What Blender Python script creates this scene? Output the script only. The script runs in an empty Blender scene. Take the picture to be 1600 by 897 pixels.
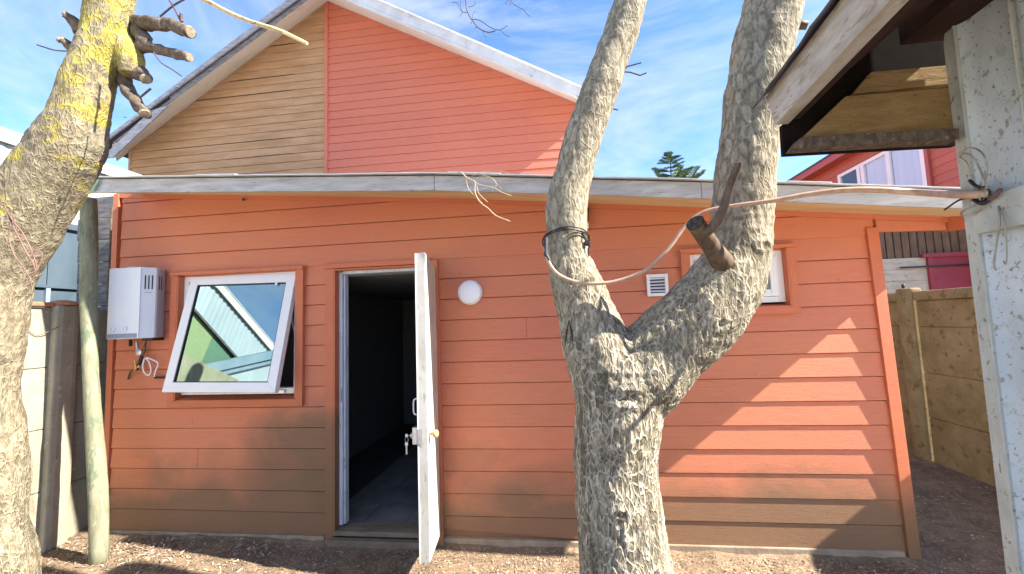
import bpy, bmesh, math, random
import numpy as np
from mathutils import Vector, Matrix, noise
random.seed(7); np.random.seed(7)
SC = bpy.context.scene
COL = SC.collection
# ------------------------------------------------------------------ camera
FPX = 650.0
CAM = np.array([0.0, -3.062236, 1.586586])
RM = np.array([[0.9916029391612108, 0.12449420658068762, -0.03499719381169594],
               [0.04506600762873307, -0.07900326576114376, 0.9958551797101229],
               [-0.12121330786368015, 0.9890701069827756, 0.08395032739558272]])
cd = bpy.data.cameras.new('camera'); cam = bpy.data.objects.new('camera', cd); COL.objects.link(cam)
cd.sensor_width = 36.0; cd.lens = 36.0 * FPX / 1600.0; cd.clip_start = 0.02; cd.clip_end = 3000
cam.matrix_world = Matrix(((RM[0][0], RM[1][0], -RM[2][0], CAM[0]), (RM[0][1], RM[1][1], -RM[2][1], CAM[1]),
                           (RM[0][2], RM[1][2], -RM[2][2], CAM[2]), (0, 0, 0, 1)))
SC.camera = cam
# ------------------------------------------------------------------ sun, sky, exposure
SUN = Vector((1.0, -0.155, 0.80)).normalized()
sun_el = math.asin(SUN.z)
sd = bpy.data.lights.new('sun', 'SUN'); sd.energy = 3.5; sd.angle = math.radians(0.55); sd.color = (1.0, 0.93, 0.82)
so = bpy.data.objects.new('sun', sd); COL.objects.link(so)
so.rotation_euler = SUN.to_track_quat('Z', 'Y').to_euler(); so.location = (6, -3, 8)
W = bpy.data.worlds.new('World'); SC.world = W; W.use_nodes = True
nt = W.node_tree; N = nt.nodes; L = nt.links; N.clear()
out = N.new('ShaderNodeOutputWorld'); bg = N.new('ShaderNodeBackground'); sky = N.new('ShaderNodeTexSky')
sky.sky_type = 'NISHITA'; sky.sun_disc = False; sky.sun_elevation = sun_el
sky.sun_rotation = math.atan2(SUN.x, SUN.y)
sky.air_density = 1.0; sky.dust_density = 0.25; sky.ozone_density = 4.0; sky.altitude = 100
bg.inputs['Strength'].default_value = 0.075
tc = N.new('ShaderNodeTexCoord'); mp = N.new('ShaderNodeMapping'); mp.inputs['Scale'].default_value = (1.0, 1.6, 3.2); mp.inputs['Rotation'].default_value = (0.3, 0.5, 0.4)
n1 = N.new('ShaderNodeTexNoise'); n1.inputs['Scale'].default_value = 1.7; n1.inputs['Detail'].default_value = 9; n1.inputs['Roughness'].default_value = 0.62; n1.inputs['Distortion'].default_value = 0.5
r1 = N.new('ShaderNodeValToRGB'); r1.color_ramp.elements[0].position = 0.45; r1.color_ramp.elements[1].position = 0.80
r1.color_ramp.elements[0].color = (0, 0, 0, 1); r1.color_ramp.elements[1].color = (0.9, 0.9, 0.9, 1)
tn = N.new('ShaderNodeMixRGB'); tn.blend_type = 'MULTIPLY'; tn.inputs['Fac'].default_value = 1; tn.inputs['Color2'].default_value = (0.76, 0.86, 1.02, 1); L.new(sky.outputs['Color'], tn.inputs['Color1'])
mx = N.new('ShaderNodeMixRGB'); mx.inputs['Color2'].default_value = (2.9, 3.1, 3.3, 1)
L.new(tc.outputs['Generated'], mp.inputs['Vector']); L.new(mp.outputs['Vector'], n1.inputs['Vector'])
L.new(n1.outputs['Fac'], r1.inputs['Fac']); L.new(r1.outputs['Color'], mx.inputs['Fac'])
L.new(tn.outputs['Color'], mx.inputs['Color1']); L.new(mx.outputs['Color'], bg.inputs['Color']); L.new(bg.outputs['Background'], out.inputs['Surface'])
SC.view_settings.view_transform = 'Standard'; SC.view_settings.look = 'None'
SC.view_settings.exposure = 2.4; SC.view_settings.gamma = 1.0

# ------------------------------------------------------------------ measuring helper: a sight line met with a real plane
def at(px, py, X=None, Y=None, Z=None):
    d = np.array([(px - 800) / FPX, -(py - 448.5) / FPX, 1.0]) @ RM
    t = (Y - CAM[1]) / d[1] if Y is not None else (Z - CAM[2]) / d[2] if Z is not None else (X - CAM[0]) / d[0]
    p = CAM + t * d
    return Vector((float(p[0]), float(p[1]), float(p[2])))
def fwd(p): return float((np.array(p) - CAM) @ RM[2])

# ------------------------------------------------------------------ materials
MATS = {}
def nmap(nt, scale, rot=(0, 0, 0)):
    t = nt.nodes.new('ShaderNodeTexCoord'); m = nt.nodes.new('ShaderNodeMapping')
    m.inputs['Scale'].default_value = scale; m.inputs['Rotation'].default_value = rot
    nt.links.new(t.outputs['Object'], m.inputs['Vector']); return m.outputs['Vector']
def nz(nt, vec, scale, detail=4, rough=0.55, dist=0.0):
    n = nt.nodes.new('ShaderNodeTexNoise'); n.inputs['Scale'].default_value = scale; n.inputs['Detail'].default_value = detail
    n.inputs['Roughness'].default_value = rough; n.inputs['Distortion'].default_value = dist
    nt.links.new(vec, n.inputs['Vector']); return n.outputs['Fac']
def ramp(nt, fac, stops):
    r = nt.nodes.new('ShaderNodeValToRGB'); e = r.color_ramp.elements
    while len(e) > len(stops): e.remove(e[-1])
    while len(e) < len(stops): e.new(0.5)
    for i, (p, c) in enumerate(stops):
        e[i].position = p; e[i].color = (c, c, c, 1) if isinstance(c, (int, float)) else (*c, 1)
    nt.links.new(fac, r.inputs['Fac']); return r.outputs['Color']
def mix(nt, fac, a, b, mode='MIX'):
    m = nt.nodes.new('ShaderNodeMixRGB'); m.blend_type = mode
    for k, v in (('Fac', fac), ('Color1', a), ('Color2', b)):
        if isinstance(v, bpy.types.NodeSocket): nt.links.new(v, m.inputs[k])
        elif isinstance(v, (int, float)): m.inputs[k].default_value = v if k == 'Fac' else (v, v, v, 1)
        else: m.inputs[k].default_value = (*v, 1)
    return m.outputs['Color']
def math_(nt, op, a, b=0.0, clamp=False):
    m = nt.nodes.new('ShaderNodeMath'); m.operation = op; m.use_clamp = clamp
    for k, v in ((0, a), (1, b)):
        if isinstance(v, bpy.types.NodeSocket): nt.links.new(v, m.inputs[k])
        else: m.inputs[k].default_value = v
    return m.outputs[0]
def bump(nt, h, strength, dist, prev=None):
    b = nt.nodes.new('ShaderNodeBump'); b.inputs['Strength'].default_value = strength; b.inputs['Distance'].default_value = dist
    nt.links.new(h, b.inputs['Height'])
    if prev: nt.links.new(prev, b.inputs['Normal'])
    return b.outputs['Normal']
def newmat(name):
    m = bpy.data.materials.new(name); m.use_nodes = True; n = m.node_tree
    b = n.nodes['Principled BSDF']; MATS[name] = m
    return m, n, b
def simple(name, c1, c2, scale=(6, 6, 6), nscale=4.0, rough=0.6, bs=0.3, bd=0.002, fine=(60, 60, 60), spec=0.4, metal=0.0, spots=None, cov=(0.35, 0.65)):
    m, n, b = newmat(name)
    v = nmap(n, scale); f = nz(n, v, nscale, 6, 0.6, 0.3)
    col = mix(n, ramp(n, f, [(cov[0], 0.0), (cov[1], 1.0)]), c1, c2)
    if spots:
        for (sc, ss, thr, cc, amt) in spots:
            s = nz(n, nmap(n, sc), ss, 5, 0.6, 0.2)
            col = mix(n, ramp(n, s, [(thr, 0.0), (thr + 0.06, amt)]), col, cc)
    n.links.new(col, b.inputs['Base Color']); b.inputs['Roughness'].default_value = rough
    b.inputs['Specular IOR Level'].default_value = spec; b.inputs['Metallic'].default_value = metal
    if bs > 0:
        g = nz(n, nmap(n, fine), 1.0, 6, 0.65, 0.4)
        n.links.new(bump(n, g, bs, bd), b.inputs['Normal'])
    return m

def siding_material(name, base, alt, dirt, stained=True):
    m, n, b = newmat(name)
    tone = nz(n, nmap(n, (0.5, 0.5, 0.7)), 1.4, 4, 0.5)
    col = mix(n, ramp(n, tone, [(0.35, 0.0), (0.65, 1.0)]), base, alt)
    streak = nz(n, nmap(n, (1.2, 1.2, 30)), 3.0, 6, 0.65, 0.2)
    col = mix(n, math_(n, 'MULTIPLY', ramp(n, streak, [(0.35, 0.0), (0.75, 1.0)]), 0.28), col, tuple(c * 0.72 for c in base))
    fade = nz(n, nmap(n, (3, 3, 9)), 2.5, 6, 0.7, 0.4)
    col = mix(n, ramp(n, fade, [(0.56, 0.0), (0.8, 0.30)]), col, tuple(min(1, c * 1.25 + 0.05) for c in base))
    ri = n.nodes.new('ShaderNodeObjectInfo')
    col = mix(n, math_(n, 'MULTIPLY', ri.outputs['Random'], 0.16), col, tuple(c * 0.6 for c in base))
    if stained:
        t = n.nodes.new('ShaderNodeTexCoord'); s = n.nodes.new('ShaderNodeSeparateXYZ'); n.links.new(t.outputs['Object'], s.inputs[0])
        low = nz(n, nmap(n, (0.8, 1, 1.2)), 1.6, 5, 0.6, 0.3)
        # mud splashed up from the ground: strongest below half a metre, ragged upper limit
        h = math_(n, 'ADD', s.outputs['Z'], math_(n, 'MULTIPLY', math_(n, 'SUBTRACT', low, 0.5), -1.1))
        mud = ramp(n, math_(n, 'DIVIDE', h, 1.2), [(0.24, 1.0), (0.56, 0.0)])
        col = mix(n, math_(n, 'MULTIPLY', mud, 0.82), col, dirt)
        # smoke stain under and right of the open window
        dx = math_(n, 'DIVIDE', math_(n, 'ADD', s.outputs['X'], 1.92), 0.70); dz = math_(n, 'DIVIDE', math_(n, 'SUBTRACT', s.outputs['Z'], 0.60), 0.46)
        d2 = math_(n, 'ADD', math_(n, 'MULTIPLY', dx, dx), math_(n, 'MULTIPLY', dz, dz))
        d2 = math_(n, 'ADD', d2, math_(n, 'MULTIPLY', math_(n, 'SUBTRACT', low, 0.5), 3.0))
        col = mix(n, ramp(n, d2, [(0.1, 0.80), (1.3, 0.0)]), col, tuple(c * 0.9 for c in dirt))
        # red clay tone along the foot of the left part
        sp = nz(n, nmap(n, (7, 7, 14)), 3.0, 6, 0.7)
        col = mix(n, math_(n, 'MULTIPLY', ramp(n, sp, [(0.55, 0.0), (0.7, 1.0)]), math_(n, 'MULTIPLY', mud, 0.35)), col, (0.26, 0.16, 0.09))
        sp2 = nz(n, nmap(n, (16, 16, 16)), 2.0, 3, 0.5)
        col = mix(n, ramp(n, sp2, [(0.735, 0.0), (0.76, 0.55)]), col, tuple(c * 0.35 for c in base))
    n.links.new(col, b.inputs['Base Color'])
    b.inputs['Roughness'].default_value = 0.55; b.inputs['Specular IOR Level'].default_value = 0.35
    # embossed cedar grain of the fibre cement boards
    wv = nmap(n, (1.6, 1, 13)); wn = nz(n, wv, 4.0, 4, 0.55, 1.3)
    g1 = math_(n, 'PINGPONG', math_(n, 'MULTIPLY', wn, 9.0), 0.5)
    g2 = nz(n, nmap(n, (8, 8, 150)), 1.0, 5, 0.65, 0.3)
    nb = bump(n, g1, 0.38, 0.005); nb = bump(n, g2, 0.45, 0.0018, nb)
    n.links.new(nb, b.inputs['Normal'])
    return m

ORANGE = siding_material('orange_siding_paint', (0.63, 0.198, 0.112), (0.66, 0.240, 0.114), (0.165, 0.115, 0.062))
GABLE = siding_material('gable_siding_paint', (0.58, 0.165, 0.098), (0.61, 0.188, 0.108), (0.2, 0.12, 0.07), stained=False)
TRIM = siding_material('orange_trim_paint', (0.60, 0.172, 0.085), (0.64, 0.205, 0.090), (0.19, 0.12, 0.06))
BACKORANGE = siding_material('red_house_paint', (0.44, 0.125, 0.085), (0.48, 0.14, 0.095), (0.2, 0.12, 0.07), stained=False)
TAN = simple('bare_cedar_boards', (0.38, 0.215, 0.105), (0.49, 0.30, 0.165), (0.7, 1, 5), 2.2, 0.7, 0.5, 0.003, (2, 4, 90), 0.2,
             spots=[((1.2, 1, 30), 3.0, 0.56, (0.33, 0.17, 0.075), 0.5)])
SOFFIT = simple('soffit_ply', (0.62, 0.44, 0.24), (0.72, 0.55, 0.33), (1, 4, 8), 1.5, 0.7, 0.3, 0.002, (6, 60, 60), 0.2)
SOFFIT_OR = simple('orange_soffit', (0.58, 0.20, 0.05), (0.62, 0.25, 0.07), (2, 2, 2), 2, 0.6, 0.2, 0.002)
FASCIA = simple('weathered_fascia', (0.36, 0.335, 0.305), (0.55, 0.515, 0.47), (1.5, 5, 9), 2.4, 0.75, 0.55, 0.003, (6, 60, 90), 0.2,
                spots=[((2, 8, 30), 3.0, 0.60, (0.17, 0.15, 0.13), 0.7), ((9, 9, 9), 2.4, 0.70, (0.10, 0.07, 0.05), 0.8), ((1.1, 3, 5), 2.0, 0.6, (0.60, 0.60, 0.58), 0.6)])
BARGE = simple('pale_barge_board', (0.58, 0.55, 0.47), (0.70, 0.67, 0.60), (0.6, 1, 0.6), 1.5, 0.65, 0.25, 0.003, (5, 20, 20), 0.2,
               spots=[((0.8, 1, 1), 2.0, 0.6, (0.42, 0.38, 0.30), 0.5)])
SHEET = simple('zinc_roof_sheet', (0.52, 0.52, 0.52), (0.66, 0.66, 0.66), (1.5, 1.5, 1.5), 2, 0.42, 0.15, 0.004, (9, 9, 9), 0.4, 0.0,
               spots=[((2, 2, 2), 2.5, 0.62, (0.28, 0.28, 0.30), 0.5)])
DARKSHEET = simple('old_roof_sheet', (0.055, 0.05, 0.05), (0.12, 0.10, 0.10), (6, 6, 6), 3, 0.7, 0.5, 0.004, (40, 40, 40), 0.3)
GREYWOOD = simple('grey_roof_timber', (0.14, 0.14, 0.16), (0.26, 0.26, 0.28), (2, 2, 6), 3, 0.8, 0.5, 0.003, (10, 10, 60), 0.2)
WHITE = simple('white_pvc', (0.78, 0.77, 0.76), (0.82, 0.81, 0.80), (3, 3, 3), 2, 0.32, 0.08, 0.001, (60, 60, 60), 0.5,
               spots=[((12, 12, 6), 3.0, 0.68, (0.55, 0.53, 0.48), 0.5)])
SCUFF = simple('scuffed_white_door', (0.50, 0.46, 0.38), (0.66, 0.63, 0.56), (3, 3, 1.5), 2.5, 0.5, 0.3, 0.002, (30, 30, 30), 0.35,
               spots=[((14, 14, 4), 3.0, 0.60, (0.34, 0.27, 0.19), 0.7), ((30, 30, 9), 3.0, 0.66, (0.20, 0.14, 0.09), 0.7)])
JAMB = simple('worn_white_jamb', (0.52, 0.56, 0.62), (0.68, 0.72, 0.78), (6, 6, 1.4), 3, 0.5, 0.25, 0.002, (30, 30, 10), 0.35,
              spots=[((20, 20, 5), 3.0, 0.62, (0.22, 0.17, 0.13), 0.8)])
ENAMEL = simple('heater_enamel', (0.66, 0.69, 0.74), (0.71, 0.74, 0.78), (2, 2, 2), 2, 0.28, 0.05, 0.001, (90, 90, 90), 0.5,
                spots=[((7, 7, 7), 2.5, 0.72, (0.45, 0.42, 0.40), 0.7)])
ENAMEL2 = simple('heater_side_enamel', (0.42, 0.46, 0.52), (0.47, 0.50, 0.56), (2, 2, 2), 2, 0.35, 0.05, 0.001)
BLUEGREY = simple('heater_label_strip', (0.20, 0.27, 0.38), (0.23, 0.30, 0.42), rough=0.4, bs=0)
BLACK = simple('black_plastic', (0.012, 0.012, 0.014), (0.022, 0.022, 0.025), rough=0.45, bs=0.1)
STEEL = simple('dull_steel', (0.45, 0.45, 0.46), (0.58, 0.58, 0.58), rough=0.35, metal=0.9, bs=0.1)
BRASS = simple('brass', (0.60, 0.42, 0.12), (0.70, 0.50, 0.2), rough=0.35, metal=0.9, bs=0.1)
WOODKNOB = simple('wooden_knob', (0.45, 0.28, 0.12), (0.6, 0.42, 0.22), (10, 10, 10), 3, 0.4)
OPAL = simple('opal_lamp_cover', (0.82, 0.83, 0.86), (0.86, 0.87, 0.90), rough=0.3, bs=0)
CONCRETE_L = simple('pale_fence_concrete', (0.24, 0.22, 0.16), (0.34, 0.31, 0.235), (2.5, 2.5, 1.5), 2.2, 0.9, 0.7, 0.006, (40, 40, 40), 0.15,
                    spots=[((5, 5, 3), 2.5, 0.60, (0.22, 0.22, 0.13), 0.6), ((9, 9, 9), 3, 0.64, (0.56, 0.54, 0.46), 0.6)])
CONCRETE_R = simple('ochre_fence_concrete', (0.27, 0.19, 0.095), (0.39, 0.29, 0.155), (2, 2, 2), 2.4, 0.92, 0.9, 0.007, (45, 45, 45), 0.12,
                    spots=[((5, 5, 5), 2.5, 0.58, (0.17, 0.12, 0.05), 0.7), ((16, 16, 16), 3, 0.66, (0.52, 0.42, 0.28), 0.7)])
PLINTH = simple('plinth_concrete', (0.27, 0.205, 0.14), (0.38, 0.30, 0.215), (3, 3, 3), 3, 0.9, 0.7, 0.006, (40, 40, 40), 0.15)
SILL = simple('worn_sill_timber', (0.15, 0.11, 0.078), (0.24, 0.19, 0.135), (1.5, 6, 6), 3, 0.85, 0.6, 0.004, (8, 60, 60), 0.15)
TERRA = simple('terracotta', (0.34, 0.13, 0.07), (0.45, 0.2, 0.11), (8, 8, 8), 3, 0.85, 0.6, 0.005, (50, 50, 50), 0.15)
OLDBOARD = simple('old_grey_boards', (0.10, 0.10, 0.10), (0.22, 0.21, 0.20), (3, 3, 14), 2.5, 0.85, 0.7, 0.004, (8, 8, 90), 0.15)
POSTW = simple('mossy_post', (0.16, 0.165, 0.105), (0.27, 0.26, 0.18), (8, 8, 2), 2.5, 0.9, 0.8, 0.006, (60, 60, 14), 0.12,
               spots=[((9, 9, 3), 2.2, 0.54, (0.11, 0.15, 0.10), 0.75), ((14, 14, 8), 3, 0.62, (0.36, 0.34, 0.19), 0.7)])
CORR = simple('white_corrugated', (0.30, 0.33, 0.37), (0.40, 0.43, 0.47), (1.5, 1.5, 0.6), 2, 0.45, 0.1, 0.003, (20, 20, 5), 0.4, 0.0,
              spots=[((14, 14, 2), 2.5, 0.64, (0.42, 0.46, 0.50), 0.6)])
CORRSHADE = simple('shade_toned_cladding', (0.04, 0.065, 0.085), (0.07, 0.10, 0.125), (1.5, 1.5, 0.6), 2, 0.5, 0.1, 0.003, (20, 20, 5), 0.4)  # dark blue-grey: shade on the warehouse's lower wall put into the colour
PALECLAD = simple('pale_cladding', (0.16, 0.22, 0.28), (0.22, 0.28, 0.35), (1.5, 1.5, 0.6), 2, 0.5, 0.1, 0.003, (20, 20, 5), 0.4)
PEEL = simple('peeling_white_timber', (0.34, 0.29, 0.225), (0.50, 0.45, 0.38), (4, 3, 10), 2.5, 0.8, 0.8, 0.005, (50, 14, 70), 0.2,
              spots=[((5, 4, 16), 3.0, 0.57, (0.30, 0.22, 0.15), 0.85), ((20, 12, 20), 3.0, 0.66, (0.06, 0.045, 0.035), 0.9)])
SHEDWHITE = simple('lichened_white_sheet', (0.46, 0.52, 0.55), (0.58, 0.63, 0.66), (3, 3, 1.6), 2.5, 0.6, 0.5, 0.004, (35, 35, 35), 0.35,
                   spots=[((6, 6, 5), 3.0, 0.58, (0.40, 0.43, 0.40), 0.6), ((20, 20, 14), 2.0, 0.60, (0.26, 0.24, 0.18), 0.8), ((42, 42, 36), 2.0, 0.61, (0.13, 0.10, 0.07), 0.85)])
FLASH = simple('lichened_flashing', (0.40, 0.42, 0.38), (0.52, 0.54, 0.50), (6, 6, 3), 2.5, 0.7, 0.7, 0.004, (60, 60, 60), 0.3,
               spots=[((30, 30, 20), 2.0, 0.60, (0.20, 0.17, 0.12), 0.85)])
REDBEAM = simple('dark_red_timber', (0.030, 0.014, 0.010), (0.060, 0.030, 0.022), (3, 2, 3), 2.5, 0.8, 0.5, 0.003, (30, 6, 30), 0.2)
TANROUGH = simple('rough_tan_board', (0.24, 0.155, 0.065), (0.36, 0.24, 0.11), (3, 3, 12), 2.5, 0.85, 0.8, 0.005, (14, 30, 80), 0.15,
                  spots=[((22, 9, 50), 2.5, 0.62, (0.07, 0.045, 0.025), 0.9)])
DARKBLUE = simple('dark_flashing', (0.018, 0.018, 0.024), (0.035, 0.035, 0.045), rough=0.6)
NEARBLACK = simple('flashing_and_roof_shade', (0.010, 0.008, 0.007), (0.018, 0.013, 0.011), rough=0.95, bs=0, spec=0.05)  # for the dark flashing, and for under-roof shade set as colour
PIPE = simple('beige_conduit', (0.40, 0.25, 0.17), (0.52, 0.36, 0.26), (14, 14, 14), 2.5, 0.45, 0.3, 0.002, (60, 60, 60), 0.4)
WIRE = simple('grey_fence_wire', (0.30, 0.28, 0.24), (0.42, 0.39, 0.33), (20, 20, 20), 2, 0.45, 0, metal=0.5)
RUSTWIRE = simple('brown_wire', (0.12, 0.06, 0.05), (0.2, 0.11, 0.09), (20, 20, 20), 2, 0.5, 0)
TWIG = simple('dark_twig_bark', (0.06, 0.04, 0.04), (0.12, 0.08, 0.075), (20, 20, 20), 2, 0.8, 0.4, 0.002)
DRYTWIG = simple('dry_pale_twig', (0.42, 0.32, 0.20), (0.58, 0.46, 0.32), (20, 20, 20), 2, 0.8, 0.2, 0.002)
STUBB = simple('brown_stub_bark', (0.075, 0.055, 0.04), (0.17, 0.13, 0.095), (20, 20, 12), 2.5, 0.8, 0.8, 0.004, (90, 90, 50), 0.15,
               spots=[((16, 16, 16), 2.5, 0.6, (0.30, 0.27, 0.22), 0.6)])
SMOOTHSTUB = simple('smooth_brown_bark', (0.07, 0.045, 0.03), (0.17, 0.115, 0.072), (12, 12, 5), 2.5, 0.6, 0.4, 0.002, (60, 60, 30), 0.25)
CUT = simple('charred_cut_wood', (0.03, 0.024, 0.02), (0.10, 0.08, 0.06), (30, 30, 30), 2.5, 0.9, 0.9, 0.004, (120, 120, 120), 0.1)
CUTPALE = simple('grey_cut_wood', (0.22, 0.17, 0.12), (0.36, 0.29, 0.2), (30, 30, 30), 2.5, 0.9, 0.6, 0.003, (120, 120, 120), 0.1)
PEELWOOD = simple('peeled_pole', (0.48, 0.34, 0.17), (0.62, 0.48, 0.28), (20, 20, 20), 2.5, 0.7, 0.5, 0.003, (50, 50, 50), 0.2,
                  spots=[((9, 9, 9), 3, 0.60, (0.16, 0.10, 0.07), 0.8)])
PEELEND = simple('freshly_cut_pole_end', (0.66, 0.55, 0.22), (0.74, 0.66, 0.36), rough=0.7)
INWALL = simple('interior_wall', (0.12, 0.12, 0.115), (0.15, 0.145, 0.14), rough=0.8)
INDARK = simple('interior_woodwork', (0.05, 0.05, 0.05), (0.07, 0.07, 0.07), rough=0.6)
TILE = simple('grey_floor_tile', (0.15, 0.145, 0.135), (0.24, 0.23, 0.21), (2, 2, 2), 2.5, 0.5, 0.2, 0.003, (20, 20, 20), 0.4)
CREAM = simple('cream_boards', (0.42, 0.38, 0.30), (0.56, 0.52, 0.43), (2, 2, 8), 2, 0.8, 0.4, 0.003, (8, 8, 60), 0.2,
               spots=[((4, 4, 4), 2.5, 0.6, (0.28, 0.25, 0.19), 0.6)])
BATTEN = simple('brown_batten', (0.12, 0.08, 0.055), (0.20, 0.135, 0.09), (10, 4, 2), 2.5, 0.8, 0.5, 0.004, (50, 50, 12), 0.15)
CRIMSON = simple('crimson_paint', (0.26, 0.035, 0.055), (0.32, 0.05, 0.07), (2, 2, 2), 2, 0.5, 0.2, 0.002)
REDTRIM = simple('red_trim', (0.36, 0.075, 0.06), (0.40, 0.09, 0.07), rough=0.5)
GREENW = simple('green_wall_paint', (0.09, 0.17, 0.11), (0.11, 0.20, 0.13), rough=0.7)
YELW = simple('yellow_wall_paint', (0.22, 0.27, 0.13), (0.26, 0.31, 0.16), rough=0.7)
LEAF = simple('green_leaf', (0.10, 0.20, 0.09), (0.16, 0.28, 0.14), rough=0.5, bs=0.1)
NEEDLE = simple('conifer_needles', (0.08, 0.15, 0.07), (0.18, 0.26, 0.11), (4, 4, 4), 2, 0.7, 0)
CURTAIN = simple('pale_curtain', (0.72, 0.78, 0.84), (0.82, 0.86, 0.90), (18, 18, 0.4), 1.0, 0.8, 0.3, 0.01, (60, 60, 1), 0.1)

def glass_mat(name, refl, tint):
    m = bpy.data.materials.new(name); m.use_nodes = True; n = m.node_tree; n.nodes.clear()
    o = n.nodes.new('ShaderNodeOutputMaterial'); g = n.nodes.new('ShaderNodeBsdfGlossy'); t = n.nodes.new('ShaderNodeBsdfTransparent')
    g.inputs['Roughness'].default_value = 0.01; g.inputs['Color'].default_value = (0.50, 0.66, 0.62, 1); t.inputs['Color'].default_value = (*tint, 1)
    f = n.nodes.new('ShaderNodeFresnel'); f.inputs['IOR'].default_value = 1.5
    ge = n.nodes.new('ShaderNodeNewGeometry')
    a = math_(n, 'MULTIPLY', math_(n, 'ADD', f.outputs[0], refl, True), math_(n, 'SUBTRACT', 1.0, ge.outputs['Backfacing']))   # reflect at the front face only
    m_ = n.nodes.new('ShaderNodeMixShader'); n.links.new(a, m_.inputs[0]); n.links.new(t.outputs[0], m_.inputs[1]); n.links.new(g.outputs[0], m_.inputs[2])
    n.links.new(m_.outputs[0], o.inputs['Surface']); return m
GLASS = glass_mat('mirror_coated_glass', 0.62, (0.5, 0.6, 0.58))
CLEAR = glass_mat('clear_glass', 0.10, (0.85, 0.9, 0.92))
SKYGLASS = glass_mat('sky_reflecting_glass', 0.0, (0.9, 0.93, 0.95)); SKYGLASS.node_tree.nodes['Glossy BSDF'].inputs['Color'].default_value = (0.95, 0.97, 1, 1)

def bark_material(name, ridge, groove, pale, lichen=None, vs=46, z0=1.35, z1=1.95, top=0.30):
    m, n, b = newmat(name)
    at_ = n.nodes.new('ShaderNodeAttribute'); at_.attribute_name = 'ridge'
    v = nmap(n, (1, 1, 0.42))
    def warp(vec, sc, amt):
        wa = n.nodes.new('ShaderNodeTexNoise'); wa.inputs['Scale'].default_value = sc; wa.inputs['Detail'].default_value = 3
        n.links.new(vec, wa.inputs['Vector'])
        w = n.nodes.new('ShaderNodeMixRGB'); w.blend_type = 'ADD'; w.inputs['Fac'].default_value = amt
        n.links.new(vec, w.inputs['Color1']); n.links.new(wa.outputs['Color'], w.inputs['Color2']); return w.outputs['Color']
    vw = warp(warp(v, 8, 0.07), 40, 0.014)
    vo = n.nodes.new('ShaderNodeTexVoronoi'); vo.feature = 'DISTANCE_TO_EDGE'; vo.inputs['Scale'].default_value = vs
    n.links.new(vw, vo.inputs['Vector'])
    e1_ = ramp(n, vo.outputs['Distance'], [(0.0, 1.0), (0.07, 0.8), (0.17, 0.0)])
    msk = ramp(n, nz(n, v, 16, 3, 0.6), [(0.36, 0.35), (0.56, 1.0)])
    wn = nz(n, vw, 34, 2, 0.5, 1.4)
    worm = ramp(n, math_(n, 'ABSOLUTE', math_(n, 'SUBTRACT', wn, 0.5)), [(0.0, 1.0), (0.018, 0.8), (0.05, 0.0)])
    edge = math_(n, 'MAXIMUM', math_(n, 'MULTIPLY', e1_, msk), math_(n, 'MULTIPLY', worm, 0.5))
    tz = n.nodes.new('ShaderNodeTexCoord'); sz = n.nodes.new('ShaderNodeSeparateXYZ'); n.links.new(tz.outputs['Object'], sz.inputs[0])
    hgt = ramp(n, math_(n, 'DIVIDE', sz.outputs['Z'], 4.0), [(z0 / 4, 1.0), (z1 / 4, top)])      # young limbs are smoother than the old trunk
    edge = math_(n, 'MULTIPLY', edge, hgt)
    big = nz(n, nmap(n, (3, 3, 1.6)), 2.2, 5, 0.6)
    fine = nz(n, nmap(n, (90, 90, 50)), 1.6, 5, 0.7)
    amt = math_(n, 'MULTIPLY', edge, 0.9)
    col = mix(n, ramp(n, at_.outputs['Fac'], [(0.0, 0.0), (0.45, 1.0)]), groove, ridge)
    col = mix(n, amt, col, pale)
    col = mix(n, ramp(n, big, [(0.45, 0.0), (0.70, 0.35)]), col, (0.24, 0.24, 0.17))
    furc = nz(n, nmap(n, (22, 22, 4)), 1.0, 4, 0.6, 0.6)
    col = mix(n, math_(n, 'MULTIPLY', hgt, ramp(n, furc, [(0.36, 0.65), (0.50, 0.0)])), col, tuple(c * 0.6 for c in groove))
    col = mix(n, ramp(n, fine, [(0.35, 0.35), (0.55, 0.0)]), col, tuple(c * 0.45 for c in groove))
    if lichen:
        t = n.nodes.new('ShaderNodeTexCoord'); s = n.nodes.new('ShaderNodeSeparateXYZ'); n.links.new(t.outputs['Object'], s.inputs[0])
        ln = nz(n, nmap(n, (4, 4, 6)), 2.4, 7, 0.68, 0.5)
        hz = ramp(n, math_(n, 'DIVIDE', s.outputs['Z'], 4.0), [(0.46, 0.0), (0.56, 0.6), (0.72, 1.0)])
        lf = math_(n, 'ADD', ln, math_(n, 'MULTIPLY', math_(n, 'SUBTRACT', hz, 1.0), 0.28))
        fac = math_(n, 'MULTIPLY', ramp(n, lf, [(0.43, 0.0), (0.52, 1.0)]), ramp(n, nz(n, nmap(n, (1, 1, 1)), 60, 5, 0.7), [(0.38, 0.25), (0.55, 0.95)]))
        col = mix(n, fac, col, lichen)
    n.links.new(col, b.inputs['Base Color']); b.inputs['Roughness'].default_value = 0.9; b.inputs['Specular IOR Level'].default_value = 0.12
    furrow = nz(n, nmap(n, (22, 22, 4)), 1.0, 4, 0.6, 0.6)
    nb = bump(n, math_(n, 'MULTIPLY', furrow, hgt), 0.8, 0.012); nb = bump(n, edge, 1.0, 0.010, nb); nb = bump(n, fine, 0.55, 0.003, nb)
    n.links.new(nb, b.inputs['Normal'])
    return m
BARK = bark_material('grey_ridged_bark', (0.33, 0.285, 0.205), (0.14, 0.115, 0.075), (0.66, 0.59, 0.46))
BARKL = bark_material('lichened_bark', (0.26, 0.22, 0.145), (0.14, 0.11, 0.07), (0.44, 0.38, 0.27), (0.34, 0.29, 0.05), 62, 0.3, 1.3, 0.36)

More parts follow.
